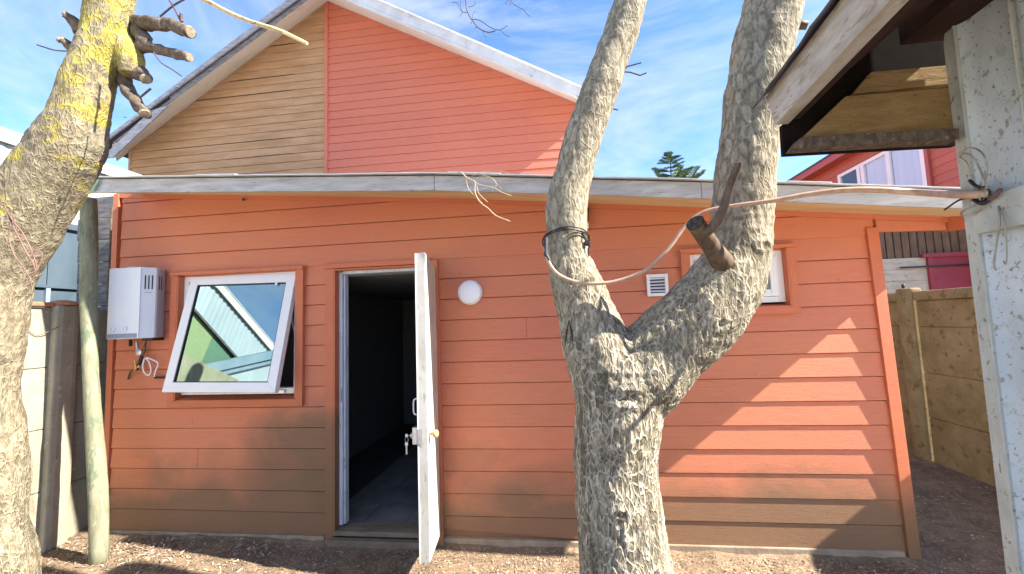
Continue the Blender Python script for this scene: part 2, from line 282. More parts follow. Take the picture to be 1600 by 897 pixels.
def ground_material():
    m, n, b = newmat('trodden_earth')
    a = nz(n, nmap(n, (1, 1, 1)), 1.3, 5, 0.6); c = nz(n, nmap(n, (1, 1, 1)), 40, 6, 0.7); d = nz(n, nmap(n, (1, 1, 1)), 9, 5, 0.6)
    col = mix(n, ramp(n, a, [(0.35, 0.0), (0.65, 1.0)]), (0.19, 0.130, 0.082), (0.30, 0.215, 0.14))
    col = mix(n, ramp(n, d, [(0.40, 0.5), (0.6, 0.0)]), col, (0.10, 0.07, 0.05))
    col = mix(n, ramp(n, c, [(0.52, 0.0), (0.70, 0.75)]), col, (0.42, 0.34, 0.24))
    n.links.new(col, b.inputs['Base Color']); b.inputs['Roughness'].default_value = 0.95; b.inputs['Specular IOR Level'].default_value = 0.1
    nb = bump(n, d, 0.8, 0.02); nb = bump(n, c, 1.0, 0.008, nb); n.links.new(nb, b.inputs['Normal'])
    return m
EARTH = ground_material()
BOUNCE = simple('pale_bounce_slab', (0.62, 0.52, 0.40), (0.70, 0.60, 0.47), (1, 1, 1), 2, 0.9, 0.4, 0.004, (30, 30, 30), 0.15)  # pale colour for the added bounce slab out of view

# ------------------------------------------------------------------ mesh helpers
def tag(o, label=None, cat=None, group=None, kind=None):
    if label: o['label'] = label
    if cat: o['category'] = cat
    if group: o['group'] = group
    if kind: o['kind'] = kind
    return o
def thing(name, loc, label, cat, group=None):
    o = bpy.data.objects.new(name, None); COL.objects.link(o); o.location = loc; o.empty_display_size = 0.1
    return tag(o, label, cat, group)
class MB:
    def __init__(s): s.v = []; s.f = []
    def add(s, vs, fs):
        k = len(s.v); s.v += [tuple(v) for v in vs]; s.f += [tuple(i + k for i in f) for f in fs]; return s
    def box(s, x0, x1, y0, y1, z0, z1):
        x0, x1 = sorted((x0, x1)); y0, y1 = sorted((y0, y1)); z0, z1 = sorted((z0, z1))
        return s.add([(x0, y0, z0), (x1, y0, z0), (x1, y1, z0), (x0, y1, z0), (x0, y0, z1), (x1, y0, z1), (x1, y1, z1), (x0, y1, z1)],
                     [(0, 3, 2, 1), (4, 5, 6, 7), (0, 1, 5, 4), (1, 2, 6, 5), (2, 3, 7, 6), (3, 0, 4, 7)])
    def prism(s, pts, ext):
        n = len(pts); e = Vector(ext); a = [Vector(p) for p in pts]
        nrm = Vector((0, 0, 0))
        for i in range(n): nrm += a[i].cross(a[(i + 1) % n])
        if nrm.dot(e) > 0: a.reverse()
        vs = a + [p + e for p in a]
        return s.add(vs, [tuple(range(n)), tuple(range(2 * n - 1, n - 1, -1))] + [(i, i + n, (i + 1) % n + n, (i + 1) % n) for i in range(n)])
    def bar(s, p, q, w, h, up=(0, 0, 1)):
        p = Vector(p); q = Vector(q); d = (q - p).normalized(); u = Vector(up); r = d.cross(u).normalized(); u = r.cross(d)
        return s.prism([p - r * w / 2 - u * h / 2, p + r * w / 2 - u * h / 2, p + r * w / 2 + u * h / 2, p - r * w / 2 + u * h / 2], q - p)
    def tube(s, pts, rad, n=8, cap=True):
        pts = [Vector(p) for p in pts]; m = len(pts)
        if not hasattr(rad, '__len__'): rad = [rad] * m
        k0 = len(s.v); prev = None
        for i, p in enumerate(pts):
            d = (pts[min(i + 1, m - 1)] - pts[max(i - 1, 0)]); d = d.normalized() if d.length > 1e-9 else Vector((0, 0, 1))
            if prev is None:
                a = Vector((0, 1, 0)) if abs(d.y) < 0.8 else Vector((1, 0, 0))
                u = d.cross(a).normalized()
            else:
                u = (prev - d * prev.dot(d)).normalized()
            w = d.cross(u); prev = u
            for j in range(n):
                t = 2 * math.pi * j / n; s.v.append(tuple(p + (u * math.cos(t) + w * math.sin(t)) * rad[i]))
        for i in range(m - 1):
            for j in range(n):
                a = k0 + i * n + j; b = k0 + i * n + (j + 1) % n
                s.f.append((a, b, b + n, a + n))
        if cap:
            s.f.append(tuple(k0 + j for j in range(n - 1, -1, -1))); s.f.append(tuple(k0 + (m - 1) * n + j for j in range(n)))
        return s
    def lathe(s, origin, axis, prof, n=24):
        o = Vector(origin); ax = Vector(axis).normalized(); a = Vector((0, 0, 1)) if abs(ax.z) < 0.8 else Vector((1, 0, 0))
        u = ax.cross(a).normalized(); w = ax.cross(u); k0 = len(s.v)
        for (r, h) in prof:
            for j in range(n):
                t = 2 * math.pi * j / n; s.v.append(tuple(o + ax * h + (u * math.cos(t) + w * math.sin(t)) * max(r, 1e-4)))
        for i in range(len(prof) - 1):
            for j in range(n):
                a = k0 + i * n + j; b = k0 + i * n + (j + 1) % n; s.f.append((a, b, b + n, a + n))
        s.f.append(tuple(k0 + j for j in range(n - 1, -1, -1))); s.f.append(tuple(k0 + (len(prof) - 1) * n + j for j in range(n)))
        return s
    def build(s, name, mat, parent=None, smooth=False, bevel=0.0, fix=False):
        me = bpy.data.meshes.new(name); me.from_pydata(s.v, [], s.f); me.update()
        if fix:
            bm = bmesh.new(); bm.from_mesh(me); bmesh.ops.recalc_face_normals(bm, faces=bm.faces); bm.to_mesh(me); bm.free()
        o = bpy.data.objects.new(name, me); COL.objects.link(o)
        if mat: me.materials.append(mat)
        if parent:
            o.parent = parent
            root = parent
            if parent.type == 'EMPTY': o.location = -Vector(parent.location)
        if smooth: me.shade_smooth()
        if bevel:
            md = o.modifiers.new('bevel', 'BEVEL'); md.width = bevel; md.segments = 2; md.limit_method = 'ANGLE'
        return o
def spline(pts, n=8):
    P = [Vector(p) for p in pts]; out_ = []
    for i in range(len(P) - 1):
        a = P[max(i - 1, 0)]; b = P[i]; c = P[i + 1]; d = P[min(i + 2, len(P) - 1)]
        for k in range(n):
            t = k / n; out_.append(0.5 * ((2 * b) + (c - a) * t + (2 * a - 5 * b + 4 * c - d) * t * t + (3 * b - a - 3 * c + d) * t ** 3))
    out_.append(P[-1]); return out_
def splr(v, n=8):
    o = []
    for i in range(len(v) - 1):
        for k in range(n):
            t = k / n; t = t * t * (3 - 2 * t); o.append(v[i] * (1 - t) + v[i + 1] * t)
    o.append(v[-1]); return o
def clip(poly, a, b, c):                      # keep a*x + b*z <= c
    r = []
    for i in range(len(poly)):
        p, q = poly[i], poly[(i + 1) % len(poly)]; dp = a * p[0] + b * p[1] - c; dq = a * q[0] + b * q[1] - c
        if dp <= 0: r.append(p)
        if dp * dq < 0: t = dp / (dp - dq); r.append((p[0] + (q[0] - p[0]) * t, p[1] + (q[1] - p[1]) * t))
    return r
def lapped(mb, poly, zb, zt, y, lo=0.0105, hi=0.0015, back=0.010):
    """one lapped board piece: polygon in x,z; its foot stands 'lo' out, its head 'hi'"""
    n = len(poly)
    f = lambda z: y - (hi + (lo - hi) * (zt - z) / (zt - zb))
    A = [Vector((p[0], f(p[1]), p[1])) for p in poly]; B = [Vector((p[0], y + back, p[1])) for p in poly]
    ar = sum(poly[i][0] * poly[(i + 1) % n][1] - poly[(i + 1) % n][0] * poly[i][1] for i in range(n))
    if ar < 0: A.reverse(); B.reverse()
    mb.add(A + B, [tuple(range(n)), tuple(range(2 * n - 1, n - 1, -1))] + [(i, i + n, (i + 1) % n + n, (i + 1) % n) for i in range(n)])
def board_rows(root, name, mat, zlines, x0, x1, y, clips, holes, splits={}, lo=0.0105):
    cnt = 0
    for r in range(len(zlines) - 1):
        zb, zt = zlines[r], zlines[r + 1]
        hs = [h for h in holes if h[2] < zt - 1e-4 and h[3] > zb + 1e-4]
        zc = sorted({zb, zt} | {z for h in hs for z in (h[2], h[3]) if zb < z < zt})
        rects = []
        for a, b in zip(zc[:-1], zc[1:]):
            xs = [(x0, x1)]
            for h in hs:
                if h[2] < b - 1e-5 and h[3] > a + 1e-5:
                    nx = []
                    for (u, v) in xs:
                        if h[1] <= u or h[0] >= v: nx.append((u, v)); continue
                        if h[0] > u: nx.append((u, h[0]))
                        if h[1] < v: nx.append((h[1], v))
                    xs = nx
            for (u, v) in xs:
                cut = [u] + [s_ for s_ in splits.get(r, []) if u < s_ < v] + [v]
                for c0, c1 in zip(cut[:-1], cut[1:]): rects.append((c0 + (0.0012 if c0 > u else 0), c1 - (0.0012 if c1 < v else 0), a, b))
        groups = []
        for rc in rects:
            hit = [g for g in groups if any(q[0] < rc[1] - 1e-3 and q[1] > rc[0] + 1e-3 and (abs(q[3] - rc[2]) < 1e-5 or abs(q[2] - rc[3]) < 1e-5) for q in g)]
            new = [rc]
            for g in hit: new += g; groups.remove(g)
            groups.append(new)
        for g in groups:
            mb = MB()
            jz = random.uniform(-0.0015, 0.0015)
            for (u, v, a, b) in g:
                a2 = a + 0.0065 if abs(a - zb) < 1e-6 and r > 0 else a; poly = [(u, a2), (v, a2), (v, b), (u, b)]
                for cl in clips:
                    poly = clip(poly, *cl) if poly else poly
                if len(poly) < 3: continue
                ar = abs(sum(poly[i][0] * poly[(i + 1) % len(poly)][1] - poly[(i + 1) % len(poly)][0] * poly[i][1] for i in range(len(poly)))) / 2
                if ar < 0.0015: continue
                lapped(mb, poly, zb, zt, y + jz * 0.5, lo)
            if mb.v: mb.build(name, mat, root); cnt += 1
    return cnt
def line(p, q, keep_below=True):               # a*x+b*z<=c for the half plane under p->q
    (x0, z0), (x1, z1) = p, q; m = (z1 - z0) / (x1 - x0)
    return (-m, 1.0, z0 - m * x0) if keep_below else (m, -1.0, m * x0 - z0)

S = 0.157; Z0 = 2.7134

# ================================================================== THE SETTING: ground
def ground_h(x, y):
    return 0.030 * math.exp(-(min(0.0, y + 0.015) / 0.06) ** 2) * (0.75 + 0.6 * noise.noise((x * 5, 2, 0))) * (1 if x < 2.2 and y < 0.1 else 0) + 0.012 * noise.noise((x * 1.3, y * 1.3, 0)) + 0.007 * noise.noise((x * 6, y * 6, 3)) + 0.003 * noise.noise((x * 22, y * 22, 7))
def make_ground():
    mb = MB(); xs = np.linspace(-4.6, 4.4, 300); ys = np.linspace(-1.4, 2.6, 134); nx = len(xs)
    for y in ys:
        for x in xs:
            k = 0.0 if abs(y - ys[0]) < 1e-6 or abs(y - ys[-1]) < 1e-6 or abs(x - xs[0]) < 1e-6 or abs(x - xs[-1]) < 1e-6 else ground_h(x, y)
            mb.v.append((x, y, k))
    for j in range(len(ys) - 1):
        for i in range(nx - 1):
            a = j * nx + i; mb.f.append((a, a + 1, a + nx + 1, a + nx))
    # outer sheet to the horizon, joined round the detailed patch
    X0, X1, Y0, Y1 = xs[0], xs[-1], ys[0], ys[-1]; R = 900
    mb.add([(-R, -R, 0), (R, -R, 0), (R, Y0, 0), (-R, Y0, 0)], [(0, 1, 2, 3)])
    MB().box(-5.2, 6.5, -12.0, -1.45, -0.02, 0.004).build('bounce_slab', BOUNCE)['kind'] = 'structure'  # unseen slab added behind the camera to bounce warm light onto the wall
    mb.add([(-R, Y1, 0), (R, Y1, 0), (R, R, 0), (-R, R, 0)], [(0, 1, 2, 3)])
    mb.add([(-R, Y0, 0), (X0, Y0, 0), (X0, Y1, 0), (-R, Y1, 0)], [(0, 1, 2, 3)])
    mb.add([(X1, Y0, 0), (R, Y0, 0), (R, Y1, 0), (X1, Y1, 0)], [(0, 1, 2, 3)])
    o = mb.build('ground', EARTH, smooth=True); tag(o, kind='structure')
make_ground()
def make_litter():
    chip = []
    for c1, c2 in (((0.26, 0.19, 0.125), (0.38, 0.29, 0.20)), ((0.13, 0.09, 0.06), (0.22, 0.155, 0.105)), ((0.50, 0.42, 0.30), (0.62, 0.54, 0.42))):
        chip.append(simple('litter_%d' % len(chip), c1, c2, (30, 30, 30), 2, 0.85, 0))
    vs, fs, mi = [], [], []
    rng = np.random.RandomState(3)
    def ok(x, y):
        if y > 0.0 and x < 2.2: return False
        if -0.06 < y and x < 2.2: return False
        return True
    n = 0
    while n < 30000:
        if rng.rand() < 0.6: x = rng.uniform(-3.95, 2.4); y = -abs(rng.normal(0, 0.32)) - 0.03
        else: x = rng.uniform(1.2, 3.65); y = rng.uniform(-0.9, 2.6)
        if not ok(x, y) or y < -1.3: continue
        n += 1
        if noise.noise((x * 2.5, y * 2.5, 5)) < -0.12 and rng.rand() < 0.6: continue
        Ls = 0.004 + (0.022 if x < -2.2 else 0.011) * rng.rand() ** 2.6; Wd = Ls * rng.uniform(0.2, 0.5); a = rng.rand() * 6.283; z = ground_h(x, y) + 0.002 + 0.006 * rng.rand()
        
        if rng.rand() < 0.022: Ls *= 5; Wd = 0.0022
        ca, sa = math.cos(a), math.sin(a); t1 = rng.uniform(-0.5, 0.5) * Ls; t2 = rng.uniform(-0.4, 0.9) * Wd; crv = rng.uniform(0.0, 0.45) * Ls
        k = len(vs)
        for (u, v, w) in ((-1, -1, -t1), (0, -1.2, crv), (1, -0.6, t1), (1, 0.6, t1 + t2), (0, 1.2, crv + t2), (-1, 1, -t1 + t2)):
            vs.append((x + ca * u * Ls / 2 * 1.6 - sa * v * Wd / 2, y + sa * u * Ls / 2 * 1.6 + ca * v * Wd / 2, z + w * 0.5))
        fs += [(k, k + 1, k + 4, k + 5), (k + 1, k + 2, k + 3, k + 4)]; c = rng.choice([0, 0, 1, 1, 1, 2]); mi += [c, c]
    me = bpy.data.meshes.new('leaf_litter'); me.from_pydata(vs, [], fs); me.polygons.foreach_set('material_index', mi)
    for c in chip: me.materials.append(c)
    o = bpy.data.objects.new('leaf_litter', me); COL.objects.link(o)
    tag(o, 'wood chips and dry leaf litter strewn over the brown earth', 'litter', kind='stuff')
make_litter()

# ================================================================== ORANGE EXTENSION (front house)
house = thing('orange_outbuilding', (-0.8, 0, 0), 'low orange clapboard outbuilding with open white door and grey fascia boards', 'building')
XL, XR = -3.712, 2.10
top = [(-3.76, 2.800), (-0.849, 2.553), (2.10, 2.225), (2.60, 2.170)]
DOOR = (-1.775, -0.985, -0.2, 2.035); WIN = (-3.125, -2.080, 1.050, 2.055); SW = (0.885, 1.530, 1.625, 2.020)
DH = (-1.80, -0.965, -0.2, 2.055); WH = (-3.15, -2.055, 1.03, 2.075); SH = (0.86, 1.555, 1.60, 2.04)
# board lines from below: the lowest board is narrower
zl = [0.045] + [Z0 - k * S for k in range(16, -2, -1)]
clipsL = [line(top[0], top[1])]; clipsR = [line(top[1], top[2])]
zl_mid = zl
# one board run per side of the joint in the roof slope is avoided by clipping with both half planes
board_rows(house, 'siding_board', ORANGE, zl[:14], XL, -1.80, 0.0, clipsL + clipsR, [WH], splits={3: [-2.93]})
board_rows(house, 'siding_board', ORANGE, zl[:14], -0.965, XR, 0.0, clipsL + clipsR + [line((-0.95, 0.115), (0.35, 0.055), False)], [SH], splits={9: [-0.28]})
board_rows(house, 'siding_board', ORANGE, zl[13:], XL, XR, 0.0, clipsL + clipsR, [DH, WH, SH])
# backing wall with real openings
def backing(root, x0, x1, y0, y1, holes, topline, mat, zmax=2.6):
    xs = sorted({x0, x1} | {h[0] for h in holes} | {h[1] for h in holes} | {top[1][0]})
    mb = MB()
    for u, v in zip(xs[:-1], xs[1:]):
        zs = [(0.0, None)]
        for h in holes:
            if h[0] <= u + 1e-5 and h[1] >= v - 1e-5:
                a = []
                if h[2] > 0: a.append((0.0, h[2]))
                a.append((h[3], None)); zs = a
        for (a, b) in zs:
            tu = topline(u); tv = topline(v)
            poly = [(u, y0, a), (v, y0, a), (v, y0, tv if b is None else b), (u, y0, tu if b is None else b)]
            mb.prism(poly, (0, y1 - y0, 0))
    return mb.build('wall', mat, root)
def tl(x):
    for (a, b) in zip(top[:-1], top[1:]):
        if x <= b[0]: return a[1] + (b[1] - a[1]) * (x - a[0]) / (b[0] - a[0])
    return top[-1][1]
backing(house, -3.74, 2.13, 0.012, 0.10, [DOOR, WIN, SW], tl, TRIM)
# side walls of the outbuilding
MB().box(-3.745, -3.70, 0.101, 4.0, 0, 2.75).build('side_wall', OLDBOARD, house)
MB().box(2.09, 2.135, 0.101, 4.0, 0, 2.2).build('side_wall', OLDBOARD, house)
MB().box(-3.74, 2.13, 4.001, 4.1, 0, 2.9).build('back_wall', INWALL, house)
# corner trims
a, b = at(160, 828, Y=-0.02), at(181, 305, Y=-0.02)
MB().prism([(-3.765, -0.022, 0.02), (-3.715, -0.022, 0.02), (-3.735, -0.022, 2.80), (-3.785, -0.022, 2.80)], (0, 0.05, 0)).build('corner_trim', TRIM, house)
MB().prism([(2.085, -0.030, 0.0), (2.155, -0.030, 0.0), (2.115, -0.030, 2.135), (2.045, -0.030, 2.135)], (0, 0.07, 0)).build('corner_trim', TRIM, house, bevel=0.002)
# top trim under the soffit
for (p, q) in zip(top[:-1], top[1:]):
    MB().prism([(p[0], -0.018, p[1] - 0.033), (q[0] - 0.002, -0.018, q[1] - 0.033), (q[0] - 0.002, -0.018, q[1] + 0.01), (p[0], -0.018, p[1] + 0.01)], (0, 0.03, 0)).build('top_trim', TRIM, house)
# plinth
mb = MB(); mb.box(-0.93, 2.07, -0.024, 0.02, -0.02, 0.055); mb.build('plinth', PLINTH, house, bevel=0.006)
MB().box(-3.70, -1.85, -0.020, 0.02, -0.02, 0.042).build('plinth', PLINTH, house, bevel=0.004)
# roof eaves: fascia boards in three lengths, following the sag of the roof
fb = [(-3.48, 2.642), (-0.80, 2.458), (0.12, 2.362), (0.85, 2.285), (2.62, 2.083)]
FY = -0.5
def fz(x):
    for (a, b) in zip(fb[:-1], fb[1:]):
        if x <= b[0] or b is fb[-1]: return a[1] + (b[1] - a[1]) * (x - a[0]) / (b[0] - a[0])
fh = 0.098
for (p, q) in zip(fb[:-1], fb[1:]):
    MB().prism([(p[0] + 0.0015, FY, p[1]), (q[0] - 0.0015, FY, q[1]), (q[0] - 0.0015, FY, q[1] + fh), (p[0] + 0.0015, FY, p[1] + fh)], (0, 0.022, 0)).build('fascia_board', FASCIA, house, bevel=0.0015)
# soffit sheets
def wz(x): return tl(max(-3.76, min(2.6, x)))
for (p, q) in zip(fb[:-1], fb[1:]):
    x0, x1 = p[0] + (-0.05 if p is fb[0] else 0.001), q[0] - 0.001
    if q is fb[-1]: x1 = 2.555
    MB().prism([(x0, FY + 0.0225, fz(p[0]) + 0.012), (x1, FY + 0.0225, fz(x1) + 0.012), (x1, -0.0185, wz(x1) + 0.002), (x0, -0.0185, wz(x0) + 0.002)], (0, 0, 0.010)).build('soffit_panel', SOFFIT, house)
# roof sheet (wavy front edge) and fold of metal
mb = MB(); nxs = 220; xs = np.linspace(-3.55, 2.66, nxs)
for i, x in enumerate(xs):
    zf = fz(x) + fh + 0.006; wob = 0.007 * noise.noise((x * 2.3, 0, 0)) + 0.003 * noise.noise((x * 9, 1, 0))
    for (yy, dz) in ((FY - 0.030 + wob, 0.003 * noise.noise((x * 5, 4, 0))), (FY + 0.10, 0.014), (2.0, 0.45), (3.98, 0.86)):
        mb.v.append((x, yy, zf + dz))
for i in range(nxs - 1):
    for j in range(3):
        a = i * 4 + j; mb.f.append((a, a + 4, a + 5, a + 1))
o = mb.build('roof_sheet', SHEET, house, smooth=False); md = o.modifiers.new('s', 'SOLIDIFY'); md.thickness = 0.006; md.offset = 1
for (u, v, h) in ((-0.70, -0.36, 0.012), (1.32, 1.55, 0.010), (-2.5, -2.2, 0.006)):
    MB().prism([(u, FY - 0.032, fz(u) + fh + 0.012), (v, FY - 0.034, fz(v) + fh + 0.012), (v, FY + 0.1, fz(v) + fh + 0.03 + h), (u, FY + 0.1, fz(u) + fh + 0.03 + h)], (0, 0, 0.005)).build('sheet_flap', SHEET, house)
# eaves return on the right: band board, orange soffit, barge board
bt = lambda x: tl(x)
MB().prism([(2.117, -0.010, 2.105), (2.535, -0.010, 2.095), (2.535, -0.010, tl(2.535) - 0.034), (2.117, -0.010, tl(2.117) - 0.034)], (0, 0.025, 0)).build('band_board', ORANGE, house)
MB().prism([(2.137, 0.016, 2.112), (2.535, 0.016, 2.102), (2.535, 3.9, 2.90), (2.137, 3.9, 2.91)], (0, 0, 0.012)).build('side_soffit', SOFFIT_OR, house)
MB().prism([(2.545, FY + 0.03, 2.155), (2.545, FY + 0.03, fz(2.545) + fh), (2.545, 3.9, 3.02), (2.545, 3.9, 2.88), (2.545, -0.012, 2.083), (2.545, -0.30, 2.062)], (0.022, 0, 0)).build('barge_board', TRIM, house)
# ---- door opening
fr = MB(); t = -0.030
MB().prism([(-1.838, t, 0.0), (-1.775, t, 0.0), (-1.775, t, 2.052), (-1.845, t, 2.052)], (0, 0.045, 0)).build('door_trim', TRIM, house, bevel=0.002)
MB().prism([(-0.985, t - 0.02, 0.0), (-0.925, t - 0.02, 0.0), (-0.930, t - 0.02, 2.078), (-0.985, t - 0.02, 2.075)], (0, 0.065, 0)).build('door_trim', TRIM, house, bevel=0.002)
MB().box(-1.855, -0.987, t - 0.012, 0.014, 2.0525, 2.087).build('door_trim', TRIM, house)
MB().box(-1.7745, -1.762, -0.028, 0.10, 0.05, 2.05).build('door_reveal', TRIM, house)
MB().box(-1.762, -0.99, -0.026, 0.10, 2.036, 2.048).build('door_reveal', TRIM, house)
frame = MB().box(-1.7615, -1.736, 0.035, 0.10, 0.10, 2.03).build('door_frame', JAMB, house, bevel=0.002)
MB().box(-1.732, -1.722, 0.055, 0.105, 0.10, 2.012).build('rebate_strip', JAMB, frame)
MB().box(-1.735, -0.99, 0.035, 0.10, 2.013, 2.0355).build('door_frame_head', JAMB, house, bevel=0.002)
MB().box(-1.0, -0.985, -0.02, 0.10, 0.10, 2.004).build('door_frame', JAMB, house)
MB().box(-1.745, -1.736, 0.028, 0.034, 1.02, 1.12).build('strike_plate', STEEL, frame)
thr = MB().box(-1.765, -0.99, -0.03, 0.13, 0.052, 0.088).build('threshold', SILL, house, bevel=0.006)
MB().box(-1.79, -0.99, -0.085, -0.031, -0.01, 0.048).build('threshold_step', SILL, house, bevel=0.006)
# ---- door leaf, swung out square to the wall
DY0, DY1 = -0.50, -0.048
leaf = MB().prism([(-0.936, DY0, 0.145), (-0.872, DY0, 0.152), (-0.945, DY1, 0.100), (-0.985, DY1, 0.100)], (0, 0, 1.905))
leaf = leaf.build('door', SCUFF, house, bevel=0.003)
MB().prism([(-0.9385, DY0 - 0.003, 0.147), (-0.9335, DY0 - 0.003, 0.147), (-0.9335, DY0 + 0.03, 0.147), (-0.9385, DY0 + 0.03, 0.147)], (0, 0, 1.903)).build('edge_strip', WHITE, leaf)
kz = at(655, 682, Y=DY0).z
MB().box(-0.972, -0.940, DY0 - 0.004, DY0 + 0.055, kz - 0.05, kz + 0.055).build('lock_case', STEEL, leaf, bevel=0.003)
MB().box(-0.936, -0.908, DY0 - 0.006, DY0 - 0.001, kz - 0.045, kz + 0.045).build('lock_plate', STEEL, leaf)
MB().lathe((-0.972, DY0 + 0.02, kz), (-1, 0, 0), [(0.020, 0), (0.022, 0.008), (0.017, 0.016), (0.012, 0.02)], 16).build('lock_cylinder', STEEL, leaf, smooth=True)
MB().lathe((-0.871, DY0 + 0.04, kz + 0.005), (1, 0, 0), [(0.010, 0), (0.010, 0.018), (0.022, 0.024), (0.026, 0.034), (0.024, 0.046), (0.012, 0.053), (0.001, 0.054)], 20).build('door_knob', WOODKNOB, leaf, smooth=True)
hp = [(-0.940, DY0 + 0.06, kz + 0.12), (-0.965, DY0 + 0.06, kz + 0.12), (-0.982, DY0 + 0.06, kz + 0.13), (-0.985, DY0 + 0.06, kz + 0.17), (-0.982, DY0 + 0.06, kz + 0.21), (-0.965, DY0 + 0.06, kz + 0.22), (-0.940, DY0 + 0.06, kz + 0.22)]
MB().tube(spline(hp, 5), 0.005, 8).build('pull_handle', WHITE, leaf, smooth=True)
# keys in the lock
kx, ky = -0.992, DY0 + 0.02
keys = thing('key_bunch', (kx, ky, kz), 'silver key in the lock of the open door with keys dangling beneath', 'keys')
MB().lathe((kx, ky, kz), (-1, 0, 0), [(0.003, 0), (0.003, 0.012), (0.002, 0.02)], 8).build('key', STEEL, keys)
MB().box(kx - 0.034, kx - 0.018, ky - 0.001, ky + 0.001, kz - 0.010, kz + 0.010).build('key_bow', STEEL, keys, bevel=0.001)
rp = [(kx - 0.026 + 0.010 * math.cos(t), ky + 0.001 * math.sin(t * 2), kz - 0.026 + 0.016 * math.sin(t)) for t in np.linspace(0, 6.283, 20)]
MB().tube(rp, 0.0013, 6).build('key_ring', STEEL, keys)
MB().box(kx - 0.037, kx - 0.017, ky - 0.003, ky + 0.003, kz - 0.062, kz - 0.042).build('key_bow', WHITE, keys, bevel=0.003)
MB().box(kx - 0.032, kx - 0.022, ky - 0.002, ky + 0.002, kz - 0.115, kz - 0.0621).build('key_blade', STEEL, keys, bevel=0.001)

# ---- interior seen through the door
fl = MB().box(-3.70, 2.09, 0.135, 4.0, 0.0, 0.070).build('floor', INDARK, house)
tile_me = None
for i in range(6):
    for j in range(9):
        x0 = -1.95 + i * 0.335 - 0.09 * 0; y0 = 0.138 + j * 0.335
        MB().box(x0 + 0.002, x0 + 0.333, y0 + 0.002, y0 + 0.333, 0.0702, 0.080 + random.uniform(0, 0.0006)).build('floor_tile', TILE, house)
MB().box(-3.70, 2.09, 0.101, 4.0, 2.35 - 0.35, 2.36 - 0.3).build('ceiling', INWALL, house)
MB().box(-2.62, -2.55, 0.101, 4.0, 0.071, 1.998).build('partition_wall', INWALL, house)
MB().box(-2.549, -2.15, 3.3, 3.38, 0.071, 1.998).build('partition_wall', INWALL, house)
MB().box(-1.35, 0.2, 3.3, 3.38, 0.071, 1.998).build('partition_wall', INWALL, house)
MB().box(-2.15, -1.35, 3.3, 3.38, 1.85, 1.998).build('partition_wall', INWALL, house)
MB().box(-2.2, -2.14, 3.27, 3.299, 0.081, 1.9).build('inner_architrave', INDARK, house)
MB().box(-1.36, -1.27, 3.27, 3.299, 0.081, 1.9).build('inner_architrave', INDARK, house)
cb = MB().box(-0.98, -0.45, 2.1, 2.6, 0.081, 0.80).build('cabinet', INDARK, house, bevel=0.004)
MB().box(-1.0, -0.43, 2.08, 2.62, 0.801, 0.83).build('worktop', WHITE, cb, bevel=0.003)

# ---- awning window (top hung, pushed open)
def mitred(root, name, mat, x0, x1, z0, z1, w, y0, y1, bottom=True, tw=None):
    tw = w if tw is None else tw
    MB().prism([(x0, y0, z0), (x0 + w, y0, z0 + w), (x0 + w, y0, z1 - tw), (x0, y0, z1 - tw)], (0, y1 - y0, 0)).build(name, mat, root, bevel=0.0015)
    MB().prism([(x1 - w, y0, z0 + w), (x1, y0, z0), (x1, y0, z1 - tw), (x1 - w, y0, z1 - tw)], (0, y1 - y0, 0)).build(name, mat, root, bevel=0.0015)
    if bottom: MB().prism([(x0, y0, z0), (x1, y0, z0), (x1 - w, y0, z0 + w), (x0 + w, y0, z0 + w)], (0, y1 - y0, 0)).build(name, mat, root, bevel=0.0015)
    MB().box(x0 - 0.006, x1 + 0.006, y0 - 0.012, y1, z1 - tw + 0.0005, z1 + 0.004).build(name, mat, root, bevel=0.0015)
mitred(house, 'window_trim', TRIM, -3.185, -2.022, 1.000, 2.083, 0.055, -0.040, 0.012, tw=0.022)
MB().box(-3.128, -3.118, -0.038, 0.10, 1.06, 2.055).build('window_reveal', TRIM, house)
MB().box(-2.088, -2.078, -0.038, 0.10, 1.06, 2.055).build('window_reveal', TRIM, house)
MB().prism([(-3.117, -0.039, 1.056), (-2.089, -0.039, 1.056), (-2.089, 0.10, 1.085), (-3.117, 0.10, 1.085)], (0, 0, -0.02)).build('window_sill', TRIM, house)
win = MB()
for (a0, a1, c0, c1) in ((-3.117, -3.075, 1.09, 2.054), (-2.131, -2.089, 1.09, 2.054), (-3.0745, -2.1315, 1.09, 1.135), (-3.0745, -2.1315, 2.012, 2.054)):
    win.box(a0, a1, 0.015, 0.075, c0, c1)
win = win.build('window_frame', WHITE, house, bevel=0.002)
MB().box(-3.0, -2.20, 0.0, 0.014, 1.095, 1.118).build('weather_bar', STEEL, win)
